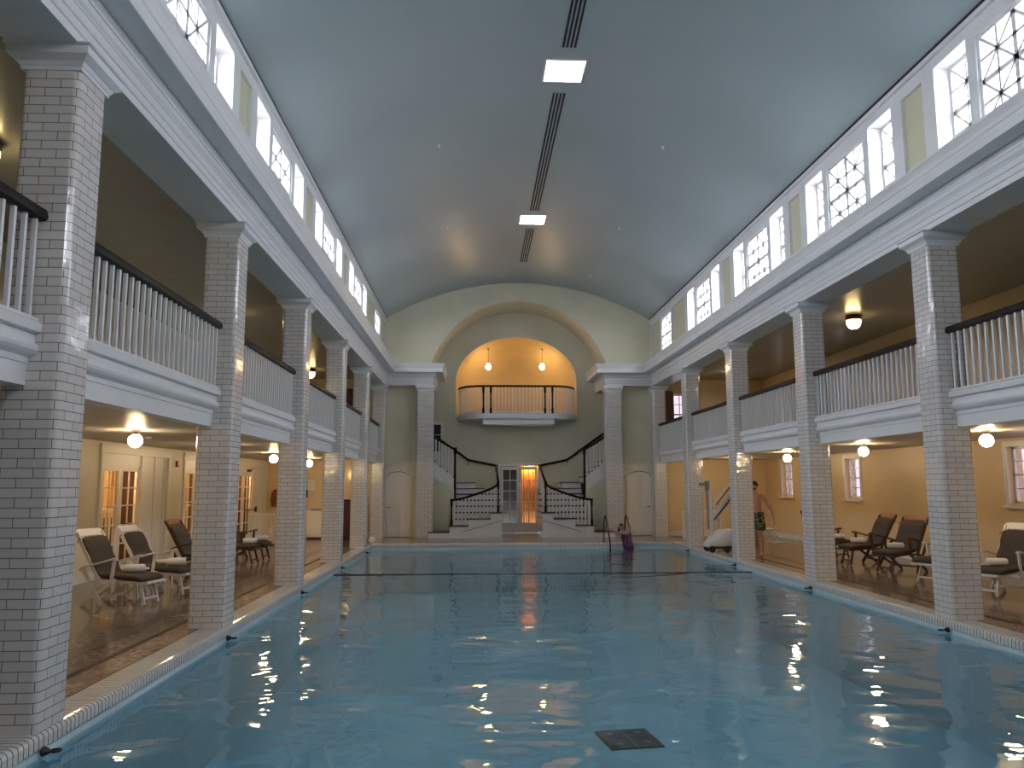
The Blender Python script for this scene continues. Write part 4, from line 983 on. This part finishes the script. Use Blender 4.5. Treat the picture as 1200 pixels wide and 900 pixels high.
bevel(MB().box(-.62, -.40, -.05, .05, 1.72, 1.80).build('control_box', M['grey'], t)); MB().box(-.46, -.38, -.07, .07, 1.60, 1.84).build('bracket', M['grey'], t)
m = MB(); m.bar((-.34, -.06, .80), (.35, -.06, 1.62), .06, .14); m.build('boom_arm', M['liftwhite'], t)
m = MB(); m.bar((-.30, -.10, 1.18), (.35, -.10, 1.95), .06, .08); m.build('boom_arm', M['liftwhite'], t)
m = MB(); m.bar((-.28, -.095, .84), (.36, -.095, 1.60), .02, .03).bar((-.24, -.135, 1.22), (.34, -.135, 1.91), .02, .025); m.build('boom_stripe', M['black'], t)
m = MB(); m.bar((.35, -.06, 1.58), (.62, -.4, 1.95), .05, .06).bar((.62, -.4, 1.95), (.66, -.5, .62), .045); m.build('hanger', M['liftwhite'], t)
m = MB(); m.loft([((.55, -.55, .62), (0, 1, 0), (0, 0, 1), .22, .03), ((1.05, -.55, .62), (0, 1, 0), (0, 0, 1), .20, .025)], 14).build('seat', M['liftwhite'], t, smooth=50)
m = MB(); m.loft([((.50, -.55, .65), (0, 1, 0), (1, 0, 0), .2, .025), ((.42, -.55, 1.1), (0, 1, 0), (1, 0, 0), .18, .025)], 14).build('backrest', M['liftwhite'], t, smooth=50)
m = MB()
for y in (-.73, -.37): m.tube([(.98, y, .60), (1.30, y, .30)], .018, 8)
for y in (-.73,): m.tube([(.72, y, .60), (1.0, y, .28)], .018, 8)
m.tube([(1.0, -.75, .28), (1.32, -.75, .29), (1.32, -.35, .29), (1.0, -.35, .28)], .02, 8).build('footrest', M['liftwhite'], t, smooth=50)
MB().tube([(.66, -.95, .66), (.66, -.95, .1), (.72, -.95, .03)], .02, 8)
m = MB(); m.tube([(.0, -.27, .14), (-.3, -.34, .02), (-.33, -.42, .018), (-.36, -.5, .015)], .012, 6).build('cable', M['black'], t)

# ------------------------------------------------------------------ people
def skin_body(name, verts, edges, radii, mat, parent, root=0, sub=2, loc=(0, 0, 0)):
    me = bpy.data.meshes.new(name); me.from_pydata(verts, edges, []); me.update(); me.materials.append(mat)
    o = bpy.data.objects.new(name, me); col.objects.link(o); o.parent = parent; o.location = loc
    s = o.modifiers.new('skin', 'SKIN'); s.use_smooth_shade = True
    for i, r in enumerate(radii):
        v = me.skin_vertices[0].data[i]; v.radius = r if isinstance(r, tuple) else (r, r); v.use_root = (i == root)
    sb = o.modifiers.new('sub', 'SUBSURF'); sb.levels = sub; sb.render_levels = sub
    return o
class Sk:
    def __init__(s): s.v = []; s.e = []; s.r = []
    def a(s, p, r, par=None):
        s.v.append(tuple(p)); s.r.append(r); i = len(s.v) - 1
        if par is not None: s.e.append((par, i))
        return i
    def chain(s, par, pts):
        for p, r in pts: par = s.a(p, r, par)
        return par
def hand(sk, wrist, d, side, par, sc=1.0):
    """palm + four fingers + thumb; d = hand direction, side = toward the thumb"""
    d = Vector(d).normalized(); side = Vector(side); side = (side - d * side.dot(d)).normalized(); n = d.cross(side); w = Vector(wrist)
    palm = sk.a(w + d * .045 * sc, (.026 * sc, .030 * sc), par)
    pe = sk.a(w + d * .08 * sc, (.020 * sc, .032 * sc), palm)
    for k, (o, L) in enumerate(((.028, .070), (.010, .080), (-.010, .074), (-.028, .058))):
        b = w + d * .085 * sc + side * o * sc
        sk.chain(pe, [(b + d * .012 * sc, .009 * sc), (b + d * L * .55 * sc + n * .006 * sc, .0085 * sc), (b + d * L * .95 * sc + n * .022 * sc, .007 * sc)])
    sk.chain(palm, [(w + d * .05 * sc + side * .035 * sc, .012 * sc), (w + d * .085 * sc + side * .055 * sc, .009 * sc), (w + d * .105 * sc + side * .058 * sc, .008 * sc)])
def head_mesh(c, r, mat, parent, name='head'):
    pass
# --- shirtless person. local: faces -y, height 1.84
t = thing('person', 'shirtless person in yellow and black patterned trunks beside the third right column', 'person', (5.50, 19.95, 0), R(-40))
t.scale = (1.16, 1.12, 1.0)
s = Sk()
pel = s.a((0, 0, .98), (.165, .125))
ab = s.a((0, -.02, 1.12), (.165, .135), pel); ch = s.a((0, 0, 1.33), (.175, .12), ab); up = s.a((0, .01, 1.46), (.13, .09), ch)
nk = s.a((0, 0, 1.55), (.062, .062), up); hd = s.a((0, -.015, 1.63), (.07, .08), nk); h2 = s.a((0, -.015, 1.715), (.080, .095), hd); h3 = s.a((0, 0, 1.79), (.066, .078), h2)
for sd in (-1, 1):
    sh = s.a((sd * .185, .01, 1.47), (.065, .06), up)
    e = s.chain(sh, [((sd * .25, .015, 1.36), .055), ((sd * .325, .03, 1.20), .047), ((sd * .365, .02, 1.12), .044), ((sd * .40, -.01, 1.02), .040), ((sd * .43, -.04, .92), .027)])
    hand(s, (sd * .435, -.045, .90), (sd * .12, -.12, -1), (0, -1, 0), e)
    hp = s.a((sd * .095, 0, .90), (.095, .10), pel)
    k = s.chain(hp, [((sd * .11, -.005, .72), .083), ((sd * .115, -.01, .52), .058), ((sd * .12, .01, .40), .055), ((sd * .12, .02, .28), .048), ((sd * .12, .02, .10), .034)])
    s.chain(k, [((sd * .125, -.01, .045), (.036, .036)), ((sd * .135, -.10, .032), (.042, .026)), ((sd * .14, -.17, .026), (.035, .018))])
skin_body('body', s.v, s.e, s.r, M['skin'], t)
def face(parent, c, sc, hairmat, beard=False, long=False):
    cx, cy, cz = c
    m = MB(); m.loft([((cx, cy - .085 * sc, cz + .0), (1, 0, 0), (0, 0, 1), .008 * sc, .02 * sc), ((cx, cy - .112 * sc, cz - .014 * sc), (1, 0, 0), (0, 0, 1), .016 * sc, .012 * sc)], 10, 1); m.build('nose', M['skin'] if beard else M['skin2'], parent, smooth=True)
    for sd in (-1, 1):
        MB().lathe(sphere_prof(.012 * sc), (cx + sd * .032 * sc, cy - .082 * sc, cz + .022 * sc), 10).build('eye', M['black'], parent, smooth=True)
        m = MB(); m.lathe(sphere_prof(.024 * sc), (0, 0, 0), 10); m.v = [(v[0] * .4 + cx + sd * .085 * sc, v[1] * .8 + cy + .01, v[2] * 1.3 + cz) for v in m.v]; m.build('ear', M['skin'] if beard else M['skin2'], parent, smooth=True)
    MB().loft([((cx - .024 * sc, cy - .088 * sc, cz - .045 * sc), (0, 1, 0), (0, 0, 1), .006, .004), ((cx, cy - .096 * sc, cz - .046 * sc), (0, 1, 0), (0, 0, 1), .007, .006), ((cx + .024 * sc, cy - .088 * sc, cz - .045 * sc), (0, 1, 0), (0, 0, 1), .006, .004)], 8, 1).build('mouth', M['red'], parent, smooth=True)
face(t, (0, -.02, 1.70), 1, M['hair'], True)
# hair cap + beard as shells
def shell(parent, name, c, rx, ry, rz, cut, mat, lo=-1.2):
    m = MB(); vs = []; n = 20; K_ = 12
    for i in range(K_ + 1):
        ph = math.pi * i / K_
        for k in range(n):
            th_ = 2 * math.pi * k / n; x, y, z = math.sin(ph) * math.cos(th_), math.sin(ph) * math.sin(th_), math.cos(ph)
            if not cut(x, y, z): x, y, z = x * .82, y * .82, z * .82
            vs.append((c[0] + rx * x, c[1] + ry * y, c[2] + rz * z))
    fs = [(i * n + k, i * n + (k + 1) % n, (i + 1) * n + (k + 1) % n, (i + 1) * n + k) for i in range(K_) for k in range(n)]
    m.add(vs, fs); return m.build(name, mat, parent, smooth=True)
shell(t, 'hair', (0, .005, 1.745), .096, .112, .105, lambda x, y, z: z > .35 or y > -.1, M['hair'])
shell(t, 'beard', (0, -.035, 1.645), .066, .062, .050, lambda x, y, z: y < .2, M['hair'])
# trunks
m = MB()
m.loft([((0, 0, 1.07), (1, 0, 0), (0, 1, 0), .185, .15), ((0, 0, 1.0), (1, 0, 0), (0, 1, 0), .195, .155), ((0, 0, .90), (1, 0, 0), (0, 1, 0), .20, .15), ((0, 0, .85), (1, 0, 0), (0, 1, 0), .20, .145)], 22, .8)
for sd in (-1, 1): m.loft([((sd * .095, 0, .93), (1, 0, 0), (0, 1, 0), .10, .135), ((sd * .11, 0, .78), (1, 0, 0), (0, 1, 0), .108, .125), ((sd * .12, 0, .62), (1, 0, 0), (0, 1, 0), .11, .12)], 18, .9)
m.build('swim_trunks', M['trunks'], t, smooth=60)

# --- bather climbing the ladder (faces the camera)
t = thing('person', 'bather in a dark blue and pink swimsuit holding the ladder rails', 'person', (3.0, 24.22, -.30))
s = Sk(); q = Vector
pel = s.a((.09, 0, .24), (.125, .10)); ab = s.a((.06, -.01, .38), (.105, .08), pel); ch = s.a((0, -.02, .52), (.12, .085), ab); up = s.a((-.035, -.01, .60), (.09, .065), ch)
nk = s.a((-.07, -.01, .67), (.042, .042), up); hd = s.a((-.10, -.03, .73), (.055, .062), nk); h2 = s.a((-.115, -.03, .80), (.064, .075), hd); s.a((-.12, -.02, .855), (.05, .06), h2)
e = s.chain(up, [((-.16, .0, .60), .048), ((-.26, .02, .62), .036), ((-.36, .05, .68), .030), ((-.43, .10, .72), .022)])
hand(s, (-.44, .11, .725), (-1, .35, .1), (0, 0, 1), e, .9)
e = s.chain(up, [((.10, .0, .62), .048), ((.16, .05, .72), .036), ((.15, .08, .83), .030), ((.13, .12, .92), .022)])
hand(s, (.13, .125, .93), (-.1, .2, 1), (-1, 0, 0), e, .9)
for sd in (-1, 1):
    s.chain(pel, [((.10 + sd * .075, -.02, .14), .085), ((.10 + sd * .085, -.10, -.05), .066), ((.10 + sd * .085, -.08, -.22), .05), ((.10 + sd * .085, .02, -.42), .042), ((.10 + sd * .085, .06, -.58), .03), ((.10 + sd * .085, -.06, -.62), (.03, .02))])
skin_body('body', s.v, s.e, s.r, M['skin2'], t)
face(t, (-.11, -.03, .785), .8, M['hair2'])
shell(t, 'hair', (-.115, -.005, .815), .078, .092, .09, lambda x, y, z: z > .45 or y > -.15, M['hair2'])
m = MB(); m.loft([((-.17, .045, .78), (1, 0, 0), (0, 1, 0), .04, .03), ((-.19, .03, .66), (1, 0, 0), (0, 1, 0), .04, .03), ((-.17, .03, .54), (1, 0, 0), (0, 1, 0), .02, .015)], 10).build('hair_lock', M['hair2'], t, smooth=True)
m = MB(); m.loft([((-.005, -.015, .575), (1, 0, 0), (0, 1, 0), .128, .10), ((.005, -.02, .50), (1, 0, 0), (0, 1, 0), .148, .125), ((.05, -.01, .38), (1, 0, 0), (0, 1, 0), .145, .125), ((.085, 0, .26), (1, 0, 0), (0, 1, 0), .165, .145), ((.10, -.01, .15), (1, 0, 0), (0, 1, 0), .16, .15), ((.10, -.01, .08), (1, 0, 0), (0, 1, 0), .10, .13)], 20, .9)
for sd in (-1, 1): m.tube([(sd * .055 - .01, -.07, .58), (sd * .06 - .03, -.02, .66), (sd * .055 - .02, .05, .57)], .012, 6)
m.build('swimsuit', M['swimsuit'], t, smooth=60)
# ladder
t = thing('pool_ladder', 'bronze pool ladder rails arching over the far right pool edge', 'ladder', (2.85, 24.58, 0))
for x, dx in ((-.37, .10), (.29, .08)):
    MB().tube([(x, .42, 0), (x, .42, .55), (x + .01, .38, .74), (x + .02, .28, .81), (x + .03, .18, .74), (x + .06, .02, .45), (x + .09, -.10, .10), (x + dx, -.14, -.2), (x + dx, -.14, -.95)], .024, 10).build('rail', M['bronze'], t, smooth=True)
    MB().lathe([(.055, 0), (.055, .015), (.03, .03)], (x, .42, 0), 14).build('flange', M['bronze'], t)
for z in (-.35, -.65, -.92): MB().box(-.27, .37, -.20, -.08, z, z + .03).build('rung', M['bronze'], t)

# ------------------------------------------------------------------ world, camera, output look
w = bpy.data.worlds.new('world'); bpy.context.scene.world = w; w.use_nodes = True
bg = w.node_tree.nodes['Background']; bg.inputs['Color'].default_value = (.96, .97, 1.0, 1); bg.inputs['Strength'].default_value = 15.5
cam = bpy.data.cameras.new('camera'); co = bpy.data.objects.new('camera', cam); col.objects.link(co)
f, pi_, ya, ro = 930.48, .1269, .0458, -.0029
F = Vector((math.sin(ya) * math.cos(pi_), math.cos(ya) * math.cos(pi_), math.sin(pi_))); Rv = Vector((math.cos(ya), -math.sin(ya), 0)); U = Rv.cross(F)
c_, s_ = math.cos(ro), math.sin(ro); Rv, U = c_ * Rv + s_ * U, c_ * U - s_ * Rv
mt = Matrix((Rv, U, -F)).transposed().to_4x4(); mt.translation = Vector((-1.524, 0, 1.75)); co.matrix_world = mt
cam.sensor_width = 36; cam.lens = f * 36 / 1200; cam.clip_start = .05; cam.clip_end = 200
sc = bpy.context.scene; sc.camera = co
sc.view_settings.view_transform = 'Standard'; sc.view_settings.look = 'None'; sc.view_settings.gamma = 1; sc.view_settings.use_curve_mapping = False
sc.view_settings.exposure = .58
sc.cycles.max_bounces = 10; sc.cycles.diffuse_bounces = 5; sc.cycles.glossy_bounces = 4; sc.cycles.transparent_max_bounces = 12
sc.cycles.sample_clamp_indirect = 6
